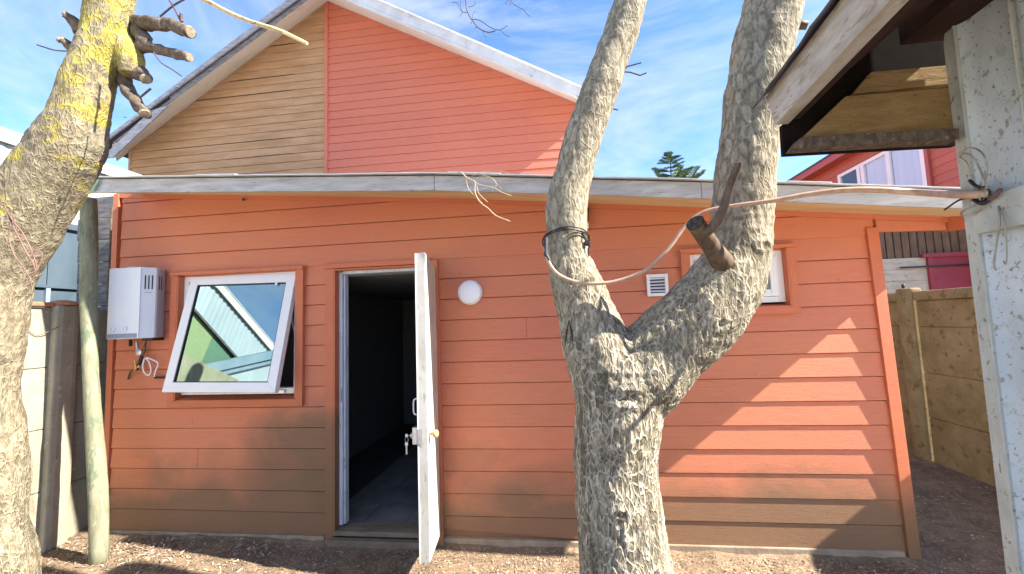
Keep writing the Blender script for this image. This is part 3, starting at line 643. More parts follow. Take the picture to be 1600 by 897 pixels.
# sash plane
T0 = Vector((-3.043, 0.005, 2.052)); T1 = Vector((-2.112, 0.005, 2.036)); B0 = Vector((-3.058, -0.205, 1.150)); B1 = Vector((-2.132, -0.205, 1.146))
ex = (T1 - T0).normalized(); ez = ((T0 - B0) - ex * (T0 - B0).dot(ex)).normalized(); en = ex.cross(ez).normalized()
if en.y > 0: en = -en
sw_, sh_ = (T1 - T0).length, (T0 - B0).length
O = B0.copy()
def sp(u, v, d=0.0): return O + ex * u + ez * v + en * d
def sbox(name, mat, par, u0, u1, v0, v1, d0, d1, bev=0.002):
    return MB().prism([sp(u0, v0, d0), sp(u1, v0, d0), sp(u1, v1, d0), sp(u0, v1, d0)], en * (d1 - d0)).build(name, mat, par, bevel=bev)
fwid = 0.072
sash = MB()
for q in (((0, 0), (sw_, 0), (sw_ - fwid, fwid), (fwid, fwid)), ((0, sh_), (fwid, sh_ - fwid), (sw_ - fwid, sh_ - fwid), (sw_, sh_)),
          ((0, 0), (fwid, fwid), (fwid, sh_ - fwid), (0, sh_)), ((sw_, 0), (sw_, sh_), (sw_ - fwid, sh_ - fwid), (sw_ - fwid, fwid))):
    sash.prism([sp(u, v, 0.0) for (u, v) in q], en * -0.045)
sash = sash.build('window_sash', WHITE, house, bevel=0.0015)
g = 0.008
for (u0, u1, v0, v1) in ((fwid, sw_ - fwid, fwid, fwid + g), (fwid, sw_ - fwid, sh_ - fwid - g, sh_ - fwid), (fwid, fwid + g, fwid + g, sh_ - fwid - g), (sw_ - fwid - g, sw_ - fwid, fwid + g, sh_ - fwid - g)):
    sbox('glazing_bead', BLACK, sash, u0, u1, v0, v1, -0.012, -0.006, 0)
sbox('pane', GLASS, sash, fwid + 0.001, sw_ - fwid - 0.001, fwid + 0.001, sh_ - fwid - 0.001, -0.020, -0.015, 0)
sbox('window_catch', WHITE, sash, sw_ - 0.165, sw_ - 0.145, sh_ - fwid - 0.022, sh_ - fwid + 0.003, -0.011, 0.004)
sr = sp(sw_ - 0.01, sh_ * 0.62, -0.05)
MB().bar(sr, (-2.135, 0.03, 1.93), 0.006, 0.014).build('stay_arm', STEEL, sash)
MB().bar(sr, (-2.133, 0.03, 1.55), 0.006, 0.012).build('stay_arm', STEEL, sash)
# ---- small window behind the tree
mitred(house, 'window_trim', TRIM, 0.833, 1.583, 1.578, 2.050, 0.050, -0.040, 0.012, tw=0.022)
MB().box(0.883, 0.893, -0.038, 0.10, 1.63, 2.025).build('window_reveal', TRIM, house)
MB().box(1.523, 1.533, -0.038, 0.10, 1.63, 2.025).build('window_reveal', TRIM, house)
MB().prism([(0.893, -0.039, 1.633), (1.523, -0.039, 1.633), (1.523, 0.10, 1.655), (0.893, 0.10, 1.655)], (0, 0, -0.02)).build('window_sill', TRIM, house)
w2 = MB()
for (a0, a1, c0, c1) in ((0.894, 0.935, 1.66, 2.02), (1.481, 1.522, 1.66, 2.02), (0.9355, 1.4805, 1.66, 1.70), (0.9355, 1.4805, 1.98, 2.02)):
    w2.box(a0, a1, 0.020, 0.075, c0, c1)
w2 = w2.build('window_frame', WHITE, house, bevel=0.002)
w3 = MB()
for (a0, a1, c0, c1) in ((0.937, 0.985, 1.702, 1.978), (1.431, 1.479, 1.702, 1.978), (0.986, 1.430, 1.702, 1.75), (0.986, 1.430, 1.93, 1.978)):
    w3.box(a0, a1, 0.010, 0.060, c0, c1)
w3 = w3.build('window_sash', WHITE, house, bevel=0.002)
MB().box(0.985, 1.431, 0.030, 0.035, 1.75, 1.93).build('pane', CLEAR, w3)
# ---- air vent
vx0, vx1, vz0, vz1 = 0.592, 0.738, 1.733, 1.889
vent = thing('air_vent', ((vx0 + vx1) / 2, -0.01, vz0), 'small square white louvred air vent on the orange wall', 'vent')
v = MB(); w = 0.022
v.box(vx0, vx0 + w, -0.030, -0.0125, vz0, vz1); v.box(vx1 - w, vx1, -0.030, -0.0125, vz0, vz1); v.box(vx0 + w, vx1 - w, -0.030, -0.0125, vz0, vz0 + w); v.box(vx0 + w, vx1 - w, -0.030, -0.0125, vz1 - w, vz1)
v.build('vent_frame', WHITE, vent, bevel=0.002)
MB().box(vx0 + w, vx1 - w, -0.0145, -0.0125, vz0 + w, vz1 - w).build('vent_backing', BLACK, vent)
for k in range(5):
    z = vz0 + w + 0.011 + k * 0.0225
    MB().prism([(vx0 + w, -0.016, z + 0.007), (vx0 + w, -0.030, z - 0.004), (vx0 + w, -0.030, z - 0.0015), (vx0 + w, -0.016, z + 0.0095)], (vx1 - vx0 - 2 * w, 0, 0)).build('vent_louvre', WHITE, vent)
# ---- round lamp
lamp = thing('round_wall_lamp', (-0.69, -0.012, 1.818), 'round white bulkhead lamp on the orange wall right of the door', 'lamp')
MB().lathe((-0.69, -0.008, 1.818), (0, -1, 0), [(0.092, 0), (0.094, 0.01), (0.092, 0.022)], 40).build('lamp_base', WHITE, lamp, smooth=False)
MB().lathe((-0.69, -0.0305, 1.818), (0, -1, 0), [(0.089, 0), (0.089, 0.012), (0.084, 0.022), (0.070, 0.030), (0.045, 0.035), (0.015, 0.0365), (0.001, 0.0366)], 40).build('lamp_cover', OPAL, lamp, smooth=True)
# ---- black wall light behind the left bough
l2 = at(913, 345, Y=-0.05)
wl = thing('black_wall_light', (l2.x, 0, l2.z), 'black wall light with a white globe, half hidden behind the left bough', 'lamp')
MB().lathe((l2.x, -0.05, l2.z - 0.005), (0, 0, 1), [(0.022, 0), (0.034, 0.02), (0.036, 0.09), (0.028, 0.14), (0.010, 0.155)], 20).build('lamp_housing', BLACK, wl, smooth=True)
MB().box(l2.x - 0.02, l2.x + 0.02, -0.03, -0.008, l2.z + 0.03, l2.z + 0.10).build('wall_bracket', BLACK, wl)
MB().lathe((l2.x, -0.05, l2.z - 0.0055), (0, 0, -1), [(0.020, 0), (0.030, 0.012), (0.034, 0.03), (0.030, 0.048), (0.018, 0.06), (0.001, 0.065)], 20).build('bulb', OPAL, wl, smooth=True)
# nail heads / little hook under the soffit
MB().lathe(at(381, 312, Y=-0.03), (0, -1, 0), [(0.012, 0), (0.014, 0.006), (0.004, 0.012)], 10).build('screw_eye', STUBB, house)

# ---- gas water heater
HF = -0.20
hz0, hz1 = 1.562, 2.122
heater = thing('water_heater', (-3.45, 0, hz0), 'white gas water heater mounted on the orange wall left of the window', 'water heater')
prof = [(-3.60, -0.012), (-3.57, HF), (-3.285, HF), (-3.225, HF + 0.075), (-3.270, -0.012)]
body = MB().prism([(x, y, hz0) for x, y in prof], (0, 0, hz1 - hz0)).build('casing', ENAMEL, heater, bevel=0.006)
MB().prism([(-3.283, HF - 0.001, hz0 + 0.01), (-3.283, HF - 0.001, hz1 - 0.01), (-3.281, HF, hz1 - 0.01), (-3.281, HF, hz0 + 0.01)], (0.001, 0, 0)).build('panel_seam', BLUEGREY, heater)
d = Vector((-3.270 + 3.225, -0.012 - HF - 0.075, 0)); nn = Vector((d.y, -d.x, 0)).normalized()
p0 = Vector((-3.225, HF + 0.075, 0)) + d * 0.06 + nn * 0.0015; p1 = Vector((-3.225, HF + 0.075, 0)) + d * 0.97 + nn * 0.0015
MB().prism([(p0.x, p0.y, hz0 + 0.008), (p1.x, p1.y, hz0 + 0.008), (p1.x, p1.y, hz1 - 0.008), (p0.x, p0.y, hz1 - 0.008)], nn * 0.003).build('side_panel', ENAMEL2, heater)
c0 = Vector((-3.285, HF, 0)); cdv = Vector((0.06, 0.075, 0)); cn = Vector((cdv.y, -cdv.x, 0)).normalized()
for k in range(3):
    q = c0 + cdv * (0.30 + 0.22 * k) + cn * 0.0010
    MB().bar(q + Vector((0, 0, hz1 - 0.175)), q + Vector((0, 0, hz1 - 0.065)), 0.0075, 0.003, up=cn).build('vent_slot', BLACK, heater)
for k in range(2):
    q = p0 + (p1 - p0) * (0.22 + 0.28 * k) + nn * 0.003
    MB().bar(q + Vector((0, 0, hz1 - 0.175)), q + Vector((0, 0, hz1 - 0.065)), 0.010, 0.003, up=nn).build('vent_slot', BLACK, heater)
q = c0 + cdv * 0.5 + cn * 0.0008
MB().bar(q + Vector((0, 0, hz1 - 0.205)), q + Vector((0, 0, hz1 - 0.198)), 0.045, 0.002, up=cn).build('nameplate', ENAMEL2, heater)
MB().box(-3.566, -3.300, HF - 0.003, HF + 0.001, hz0 + 0.006, hz0 + 0.040).build('label_strip', BLUEGREY, heater)
for x in (-3.505, -3.400):
    kb = MB().lathe((x, HF, hz0 + 0.075), (0, -1, 0), [(0.019, 0), (0.019, 0.010), (0.016, 0.016), (0.001, 0.017)], 20).build('control_knob', WHITE, heater, smooth=False)
    MB().box(x - 0.002, x + 0.002, HF - 0.020, HF - 0.0165, hz0 + 0.062, hz0 + 0.088).build('pointer', ENAMEL2, kb)
MB().lathe((-3.44, -0.10, hz1), (0, 0, 1), [(0.062, 0), (0.060, 0.010), (0.045, 0.016)], 24).build('flue_collar', ENAMEL, heater, smooth=False)
MB().box(-3.33, -3.24, -0.13, -0.03, hz0 - 0.022, hz0 - 0.001).build('gas_block', BLACK, heater)
def hp_(px, py, y=-0.05): return at(px, py, Y=y)
MB().tube(spline([hp_(213, 532), hp_(215, 545), hp_(219, 553)], 4), 0.010, 8).build('gas_pipe', STEEL, heater, smooth=True)
MB().tube(spline([hp_(228, 531), hp_(226, 545), hp_(222, 556)], 4), 0.008, 8).build('water_pipe', STUBB, heater, smooth=True)
MB().tube([hp_(204, 531), hp_(204, 541)], 0.012, 8).build('pipe_nut', BLACK, heater)
MB().tube(spline([hp_(213, 576), hp_(205, 580), hp_(200, 592, -0.01)], 4), 0.007, 8).build('supply_pipe', STUBB, heater, smooth=True)
MB().lathe(hp_(219, 550, -0.04), (0.15, -1, 0), [(0.022, 0), (0.026, 0.008), (0.026, 0.02), (0.010, 0.026)], 16).build('pressure_regulator', STEEL, heater)
MB().tube([hp_(222, 556), hp_(218, 568), hp_(213, 578)], 0.013, 8).build('valve_body', BLACK, heater)
vv = MB().tube([hp_(219, 571), hp_(211, 577)], 0.012, 8).build('shutoff_valve', BRASS, heater)
MB().tube([hp_(213, 577, -0.06), hp_(211, 563, -0.07)], [0.006, 0.007], 6).build('valve_lever', BRASS, vv)
MB().tube(spline([hp_(226, 560), hp_(223, 572), hp_(226, 583), hp_(233, 586), hp_(236, 578), hp_(233, 566), hp_(228, 559), hp_(238, 562), hp_(247, 568), hp_(243, 580), hp_(241, 589)], 6), 0.0055, 8).build('flexible_hose', WHITE, heater, smooth=True)
MB().tube([hp_(241, 586, -0.03), hp_(242, 590, -0.03), hp_(262, 590, -0.02)], [0.010, 0.010, 0.007], 8).build('elbow_pipe', BLACK, heater)

# ================================================================== GABLE HOUSE BEHIND
GY = 4.0
gh = thing('gable_house', (-4, GY, 0), 'tall gable house behind, half orange boards and half bare tan boards', 'building')
gp = lambda x, y, Y=GY: (at(x, y, Y=Y).x, at(x, y, Y=Y).z)
PK = gp(511, 0); LB = gp(203, 232); RB = gp(903, 160)
gl = PK[0]
zr = [3.6 + k * S for k in range(0, 30)]
zoff = gp(512, 264)[1]; k0 = round((zoff - 3.6) / S); zr = [zoff + (k - k0) * S for k in range(0, 30)]
lineR = line((PK[0], PK[1]), RB); lineL = line(LB, PK)
board_rows(gh, 'siding_board', GABLE, zr, gl + 0.03, RB[0], GY, [lineR], [], lo=0.013)
zt0 = gp(500, 262)[1]; kk = round((zt0 - 3.6) / S); zt_ = [zt0 + (k - kk) * S for k in range(0, 30)]
spl = {k: ([-4.93] if k % 2 == 0 else []) + ([-7.75] if k % 3 == 1 else []) + ([-6.3] if k % 5 == 3 else []) for k in range(30)}
board_rows(gh, 'cedar_board', TAN, zt_, LB[0] + 0.05, gl - 0.03, GY, [lineL], [], splits=spl, lo=0.015)
MB().prism([(LB[0], GY + 0.011, 0), (RB[0], GY + 0.011, 0), (RB[0], GY + 0.011, RB[1]), (PK[0], GY + 0.011, PK[1]), (LB[0], GY + 0.011, LB[1])], (0, 0.15, 0)).build('wall', TRIM, gh)
MB().box(gl - 0.03, gl + 0.03, GY - 0.032, GY + 0.01, 3.4, PK[1] - 0.02).build('joint_trim', GABLE, gh)
MB().box(LB[0], LB[0] + 0.05, GY - 0.02, GY + 0.01, 3.4, LB[1]).build('corner_trim', TAN, gh)
MB().box(RB[0] - 0.001, RB[0] + 0.05, GY - 0.02, GY + 0.05, 3.4, RB[1] - 0.06).build('corner_trim', GABLE, gh)
MB().box(RB[0] - 0.15, RB[0], GY + 0.17, 10, 0, RB[1]).build('side_wall', GABLE, gh)
MB().box(LB[0], LB[0] + 0.15, GY + 0.17, 10, 0, LB[1]).build('side_wall', TAN, gh)
VY = 3.34
# barge boards (traced at the verge plane, real thickness)
vp = lambda x, y: at(x, y, Y=VY)
PKV = vp(500, -17); LV = vp(180, 222); RV = vp(902, 152)
LVo = vp(150, 226); PVo = vp(497, -38); RVo = vp(905, 134)
MB().prism([LV, PKV, PVo, LVo], (0, 0.03, 0)).build('barge_board', GREYWOOD, gh, bevel=0.004)
MB().prism([PKV, RV, RVo, PVo], (0, 0.03, 0)).build('barge_board', SHEET, gh, bevel=0.004)
PW = Vector((PK[0], GY + 0.05, PK[1])); LW = Vector((LB[0] - 0.35, GY + 0.05, LB[1] - 0.35 * (PK[1] - LB[1]) / (PK[0] - LB[0]))); RW = Vector((RB[0] + 0.3, GY + 0.05, RB[1] + 0.3 * (RB[1] - PK[1]) / (RB[0] - PK[0])))
MB().prism([LV + Vector((-0.1, 0.031, -0.06)), PKV + Vector((0, 0.031, 0)), PW, LW], (0, 0, 0.03)).build('verge_soffit', BARGE, gh)
MB().prism([PKV + Vector((0, 0.031, 0)), RV + Vector((0, 0.031, 0)), RW, PW], (0, 0, 0.03)).build('verge_soffit', BARGE, gh)
MB().bar(Vector((LB[0], GY - 0.02, LB[1] - 0.03)), Vector((PK[0], GY - 0.02, PK[1] - 0.04)), 0.02, 0.05).build('edge_batten', TAN, gh)
# roof: dark battens and old sheet on the left, new zinc capping on the right
YV2 = VY - 0.06
gl_ = [at(150, 234, Y=YV2), at(512, -34, Y=YV2)]; gr_ = [at(512, -34, Y=YV2), at(916, 140, Y=YV2)]
MB().prism([at(158, 247, Y=VY - 0.03), at(176, 246, Y=VY - 0.03), at(262, 165, Y=VY - 0.03), at(236, 172, Y=VY - 0.03)], (0, 0.025, 0)).build('loose_board', GREYWOOD, gh)
A_, B_, C_ = gl_[0], gl_[1], gr_[1]
UP = Vector((0, 0.1, 0.14)); PW2 = PW + UP; LW2 = LW + UP; RW2 = RW + UP; BK = Vector((0, 6, 0))
MB().prism([A_, B_, PW2, LW2], (0, 0, 0.03)).build('roof_plane', DARKSHEET, gh)
MB().prism([B_, C_, RW2, PW2], (0, 0, 0.03)).build('roof_plane', SHEET, gh)
MB().prism([LW2, PW2, PW2 + BK, LW2 + BK], (0, 0, 0.03)).build('roof_plane', DARKSHEET, gh)
MB().prism([PW2, RW2, RW2 + BK, PW2 + BK], (0, 0, 0.03)).build('roof_plane', SHEET, gh)
# lapped zinc verge capping pieces, each a little askew
Lr = [(540, -22.0), (628, 17.5), (740, 66), (835, 107), (912, 140)]
for i, ((xa, ya), (xb, yb)) in enumerate(zip(Lr[:-1], Lr[1:])):
    j = random.uniform(-1.5, 1.5)
    MB().prism([at(xa, ya + j + 16, Y=VY - 0.012 - 0.004 * (i % 2)), at(xb + 6, yb + 16 - j, Y=VY - 0.012 - 0.004 * (i % 2)), at(xb + 6, yb + j - 1, Y=VY - 0.012 - 0.004 * (i % 2)), at(xa, ya - 1 - j, Y=VY - 0.012 - 0.004 * (i % 2))], (0, 0.008, 0)).build('verge_capping', SHEET, gh)
# left verge capping: short old pieces with clips
Ll = [(160, 226), (205, 190), (262, 148), (330, 99), (400, 48), (476, -7)]
for i, ((xa, ya), (xb, yb)) in enumerate(zip(Ll[:-1], Ll[1:])):
    yy = VY - 0.012 - 0.004 * (i % 2); j = random.uniform(-1.5, 1.5)
    MB().prism([at(xa, ya + 7 + j, Y=yy), at(xb + 3, yb + 7, Y=yy), at(xb + 3, yb - 1, Y=yy), at(xa, ya - 2 + j, Y=yy)], (0, 0.008, 0)).build('verge_capping', DARKBLUE if i < 2 else GREYWOOD, gh)
for (x, y) in ((194, 183), (252, 152), (274, 135), (232, 168), (318, 102)):
    p = at(x, y, Y=VY - 0.03); MB().box(p.x - 0.02, p.x + 0.05, p.y, p.y + 0.015, p.z - 0.01, p.z + 0.012).build('roof_clip', STEEL, gh)
MB().box(LB[0] - 0.28, LB[0] + 0.02, VY + 0.05, VY + 0.09, LB[1] - 0.30, LB[1] - 0.02).build('eaves_box', BARGE, gh)

# ================================================================== NEIGHBOUR ON THE LEFT (pale corrugated)
NX = -5.5
nb_ = thing('corrugated_warehouse', (NX, 0, 0), 'long pale corrugated metal building beyond the left fence with light capping', 'building')
zt = 3.70
def corr(y0, y1, z0, z1, x, pitch=0.10, amp=0.006):
    mb = MB(); ys = np.arange(y0, y1 + pitch / 8, pitch / 6)
    for y in ys:
        o_ = amp * math.cos(2 * math.pi * y / pitch); mb.v += [(x + o_, y, z0), (x + o_, y, z1)]
    for i in range(len(ys) - 1): a = 2 * i; mb.f.append((a, a + 2, a + 3, a + 1))
    return mb
ye = [-9.0, -6.6, -4.2, -1.8, 0.55, 2.9]
def ztop(y): return zt if y > -2.5 else zt + 0.25 * (y + 2.5)
for a, b in zip(ye[:-1], ye[1:]):
    m_ = corr(a, b - 0.004, 1.95, zt - 0.055, NX + 0.012); m_.v = [(p[0], p[1], ztop(p[1]) - 0.055 if p[2] > 2.5 else p[2]) for p in m_.v]
    m_.build('corrugated_sheet', CORR, nb_, smooth=True)
for (ya, yb_) in ((-9.0, -2.5), (-2.5, 2.9)):
    MB().prism([(NX - 0.10, ya, 0), (NX - 0.10, yb_, 0), (NX - 0.10, yb_, ztop(yb_) - 0.06), (NX - 0.10, ya, ztop(ya) - 0.06)], (0.096, 0, 0)).build('wall', CORRSHADE, nb_)
    MB().prism([(NX + 0.035, ya, ztop(ya) - 0.15), (NX + 0.035, yb_, ztop(yb_) - 0.15), (NX + 0.035, yb_, ztop(yb_) - 0.03), (NX + 0.035, ya, ztop(ya) - 0.03)], (0.025, 0, 0)).build('fascia_board', BARGE, nb_)
    MB().prism([(NX + 0.07, ya, ztop(ya) - 0.029), (NX + 0.07, yb_, ztop(yb_) - 0.029), (NX - 6, yb_, ztop(yb_) + 0.6), (NX - 6, ya, ztop(ya) + 0.6)], (0, 0, 0.012)).build('roof_sheet', SHEET, nb_)
MB().box(NX - 6, NX - 0.101, 2.8, 2.9, 0, zt - 0.06).build('wall', CORR, nb_)
yy = -0.62; i = 0
while yy < 2.6:
    w_ = 0.33; m_ = PALECLAD if yy < -0.2 else CORRSHADE  # the darker panels carry the lower wall's shade in their colour
    MB().box(NX + 0.026, NX + 0.050, yy + 0.004, yy + w_ - 0.004, 0.4, 2.13).build('cladding_panel', m_, nb_)
    MB().box(NX + 0.026, NX + 0.050, yy + 0.004, yy + w_ - 0.004, 2.14, 2.78).build('cladding_panel', m_, nb_)
    MB().box(NX + 0.051, NX + 0.080, yy - 0.02, yy + 0.018, 0.4, 2.12).build('cladding_batten', PALECLAD, nb_)
    yy += w_; i += 1
MB().box(NX + 0.051, NX + 0.09, -3, 2.88, 2.785, 2.85).build('cladding_rail', CORRSHADE, nb_)
MB().box(NX + 0.051, NX + 0.085, -3, 2.88, 2.122, 2.15).build('cladding_rail', CORRSHADE, nb_)
# green and yellow house reflected in the pane (stands behind the camera)
gb = thing('green_garden_store', (-4.7, -2.2, 0), 'green and yellow garden store with sheet lean-to, mirrored in the open window', 'building')
gt = lambda y: 2.60 + 0.30 * (y + 1.5)
for (ya, yb_, m_) in ((-1.95, -1.05, YELW), (-4.5, -1.95, GREENW)):
    MB().prism([(-4.62, ya, 0), (-4.62, yb_, 0), (-4.62, yb_, gt(yb_)), (-4.62, ya, gt(ya))], (-0.1, 0, 0)).build('rendered_wall', m_, gb)
MB().prism([(-4.58, -4.55, gt(-4.55)), (-4.58, -1.0, gt(-1.0)), (-5.2, -1.0, gt(-1.0)), (-5.2, -4.55, gt(-4.55))], (0, 0, 0.03)).build('store_roof', DARKSHEET, gb)
MB().prism([(-4.45, -1.1, 0), (-4.45, -4.2, 0), (-4.45, -4.2, 3.30), (-4.45, -1.1, 1.52)], (-0.03, 0, 0)).build('lean_to_sheet', CORR, gb)
MB().bar((-4.42, -1.1, 1.53), (-4.42, -4.2, 3.31), 0.07, 0.12).build('lean_to_rail', PALECLAD, gb)
MB().bar((-4.40, -1.1, 1.42), (-4.40, -4.2, 3.18), 0.05, 0.04).build('lean_to_rail', PALECLAD, gb)
# ---- old boards fence piece beside the outbuilding
ob = thing('old_board_screen', (-3.95, 0.25, 0), 'dark weathered board screen between mossy post and orange wall', 'fence')
for k in range(14):
    z0 = 0.02 + k * 0.205; j = random.uniform(-0.012, 0.012)
    MB().box(-4.45 + j, -3.748, 0.22 + random.uniform(0, .015), 0.25, z0, z0 + 0.198).build('board', OLDBOARD, ob, bevel=0.004)
MB().box(-4.20, -4.14, 0.251, 0.31, 0, 2.7).build('post', OLDBOARD, ob)
MB().lathe((-4.02, 0.16, 1.9), (0, 0, 1), [(0.010, 0), (0.010, 0.85)], 8).build('pipe', STUBB, ob)

# ================================================================== LEFT CONCRETE FENCE
lf = thing('left_concrete_fence', (-3.93, -0.6, 0), 'pale weathered concrete panel fence at left with terracotta pieces on top', 'fence')
for k in range(4):
    z0 = -0.02 + k * 0.462
    MB().box(-4.00, -3.955, -1.9, 0.12, z0, z0 + 0.457).build('concrete_panel', CONCRETE_L, lf, bevel=0.006)
MB().box(-3.985, -3.970, -1.89, 0.11, -0.01, 1.80).build('joint_filler', CONCRETE_L, lf)
MB().prism([(-4.03, -0.29, 0), (-3.91, -0.29, 0), (-3.90, -0.25, 0), (-3.90, -0.17, 0), (-3.91, -0.13, 0), (-4.03, -0.13, 0)], (0, 0, 1.845)).build('concrete_post', CONCRETE_L, lf, bevel=0.012)
MB().lathe((-3.965, -0.21, 1.846), (0, 0, 1), [(0.088, 0), (0.088, 0.012), (0.070, 0.03), (0.030, 0.04)], 14).build('post_cap', TERRA, lf, smooth=False)
MB().prism([(-4.03, -0.62, 1.832), (-3.92, -0.62, 1.832), (-3.92, -0.295, 1.832), (-4.03, -0.295, 1.832)], (0, 0, 0.032)).build('coping_tile', TERRA, lf, bevel=0.008)
MB().tube(spline([at(42, 515, X=-3.945), at(60, 524, X=-3.94), at(92, 510, X=-3.90)], 5), 0.003, 5).build('wire', RUSTWIRE, lf)

# ================================================================== MOSSY POST
pb = at(151, 878, Z=0.0); pt = Vector((-3.80, -0.22, 2.66))
pt = at(137, 312, Y=-0.30)
post = MB(); pts = []; rs = []
for i in range(28):
    t = i / 27; p = pb.lerp(pt, t) + Vector((0.020 * math.sin(t * 7 + 1), 0.01 * math.sin(t * 5), 0)); pts.append(p); rs.append(0.052 + 0.004 * math.sin(t * 9) - 0.003 * t)
pts[0] = pts[0] - Vector((0, 0, 0.03))
post.tube(pts, rs, 18)
po = post.build('timber_post', POSTW, smooth=True); tag(po, 'leaning round mossy timber post carrying the left end of the eaves', 'post')
for v in po.data.vertices:
    n_ = noise.noise(v.co * 9) * 0.006 + noise.noise(v.co * 40) * 0.0025; c = Vector((v.co.x - pts[13].x, v.co.y - pts[13].y, 0)); v.co += c.normalized() * n_

# ================================================================== RIGHT CONCRETE FENCE
FX = 3.69
rf = thing('right_concrete_fence', (FX, 1.5, 0), 'ochre weathered concrete panel fence with posts right of the orange wall', 'fence')
zz = [-0.02, 0.455, 0.915, 1.39, 1.66]
for (ya, yb_) in ((-1.6, 0.05), (0.17, 1.83), (2.05, 3.9)):
    for k in range(4):
        MB().box(FX, FX + 0.045, ya, yb_, zz[k] + 0.004, zz[k + 1] - 0.004).build('concrete_panel', CONCRETE_R, rf, bevel=0.006)
    MB().box(FX + 0.014, FX + 0.031, ya + 0.01, yb_ - 0.01, -0.01, 1.70).build('joint_filler', CONCRETE_R, rf)
    MB().box(FX - 0.025, FX + 0.06, ya, yb_, 1.663, 1.70 + 0.06).build('coping', CONCRETE_R, rf, bevel=0.012)
for yp in (0.11, 1.94):
    MB().prism([(FX - 0.07, yp - 0.045, 0), (FX - 0.07, yp + 0.045, 0), (FX - 0.03, yp + 0.10, 0), (FX + 0.08, yp + 0.10, 0), (FX + 0.08, yp - 0.10, 0), (FX - 0.03, yp - 0.10, 0)], (0, 0, 1.80)).build('concrete_post', CONCRETE_R, rf, bevel=0.018)
    MB().lathe((FX - 0.02, yp, 1.80), (0, 0, 1), [(0.018, 0), (0.014, 0.03), (0.02, 0.035), (0.006, 0.05)], 8).build('bolt', BLACK, rf)

# ================================================================== BACK SHED BEYOND THE RIGHT FENCE
bs = thing('batten_shed', (5.4, 4.2, 0), 'shed beyond right fence with brown battens, cream boards and crimson shutter', 'building')
BY = 4.0
x = 4.2
while x < 6.9:
    MB().box(x + 0.006, x + 0.098, BY - 0.03, BY - 0.001, 2.36, 2.86).build('batten', BATTEN, bs); x += 0.112
MB().box(4.1, 7.0, BY, BY + 0.05, 0, 2.86).build('wall', BATTEN, bs)
for k in range(6):
    MB().box(4.1, 4.93, BY - 0.045, BY - 0.001, 1.30 + k * 0.176, 1.30 + k * 0.176 + 0.170).build('cream_board', CREAM, bs)
    MB().box(4.935, 5.50, BY - 0.040, BY - 0.001, 1.30 + k * 0.176, 1.30 + k * 0.176 + 0.172).build('cream_board', CREAM, bs)
MB().prism([(5.50, BY - 0.06, 1.2), (7.0, BY - 0.06, 1.2), (7.0, BY - 0.06, 2.33), (5.50, BY - 0.06, 2.355)], (0, 0.05, 0)).build('crimson_shutter', CRIMSON, bs)
MB().box(5.42, 7.0, BY - 0.11, BY - 0.062, 2.34, 2.40).build('shutter_head', CRIMSON, bs)
MB().box(5.50, 5.57, BY - 0.085, BY - 0.0605, 1.2, 2.339).build('shutter_stile', CRIMSON, bs)
MB().box(5.10, 7.0, BY - 0.105, BY - 0.088, 2.19, 2.215).build('iron_bar', BLACK, bs)
MB().box(4.1, 7.0, BY - 0.12, BY + 0.6, 2.87, 2.95).build('roof_flashing', WHITE, bs)
# ================================================================== RED HOUSE FAR RIGHT
RX = 6.5
rh = thing('red_upper_storey_house', (RX, 6, 0), 'red clapboard house beyond the right fence with white three light window', 'building')
wt, wb = 4.72, 3.6; wy0, wy1 = 7.25, 4.95
e1 = at(1240, 285, X=RX); 
eave = 5.10
zz = [2.95 + k * 0.15 for k in range(16)]
class _P: pass
def rboard(y0, y1, za, zb2):
    if y1 - y0 < 0.02: return
    MB().prism([(RX - 0.016, y0, za), (RX - 0.004, y0, zb2), (RX + 0.012, y0, zb2), (RX + 0.012, y0, za)], (0, y1 - y0, 0)).build('siding_board', BACKORANGE, rh)
for za, zb2 in zip(zz[:-1], zz[1:]):
    if zb2 > eave: zb2 = eave
    if za >= eave: break
    if zb2 <= wb or za >= wt: rboard(3.0, 11.0, za, zb2)
    else: rboard(3.0, wy1 - 0.06, za, zb2); rboard(wy0 + 0.06, 11.0, za, zb2)
MB().box(RX + 0.013, RX + 4, 3.0, 11.0, 0, eave).build('wall', BACKORANGE, rh)
MB().box(RX - 0.30, RX - 0.26, 2.6, 11.3, eave - 0.13, eave + 0.02).build('red_fascia', REDTRIM, rh)
MB().box(RX - 0.259, RX + 0.02, 2.6, 11.3, eave - 0.10, eave - 0.085).build('eaves_soffit', BACKORANGE, rh)
MB().prism([(RX - 0.32, 2.6, eave + 0.021), (RX + 4, 2.6, eave + 1.4), (RX + 4, 2.6, eave + 1.44), (RX - 0.32, 2.6, eave + 0.06)], (0, 8.8, 0)).build('roof_sheet', DARKSHEET, rh)
wf = MB(); ws = [wy1, 5.36, 6.10, 6.28, wy0]
for yv in (wy1, 5.72, 6.42, 6.54, wy0 - 0.09): wf.box(RX - 0.05, RX + 0.0, yv, yv + 0.095, wb, wt)
wf.box(RX - 0.048, RX + 0.0, wy1, wy0, wt - 0.07, wt - 0.0); wf.box(RX - 0.048, RX, wy1, wy0, wb, wb + 0.06)
wf = wf.build('window_frame', WHITE, rh)
MB().box(RX - 0.06, RX - 0.01, wy1 - 0.075, wy1 - 0.003, wb, wt + 0.03).build('window_trim', REDTRIM, rh)
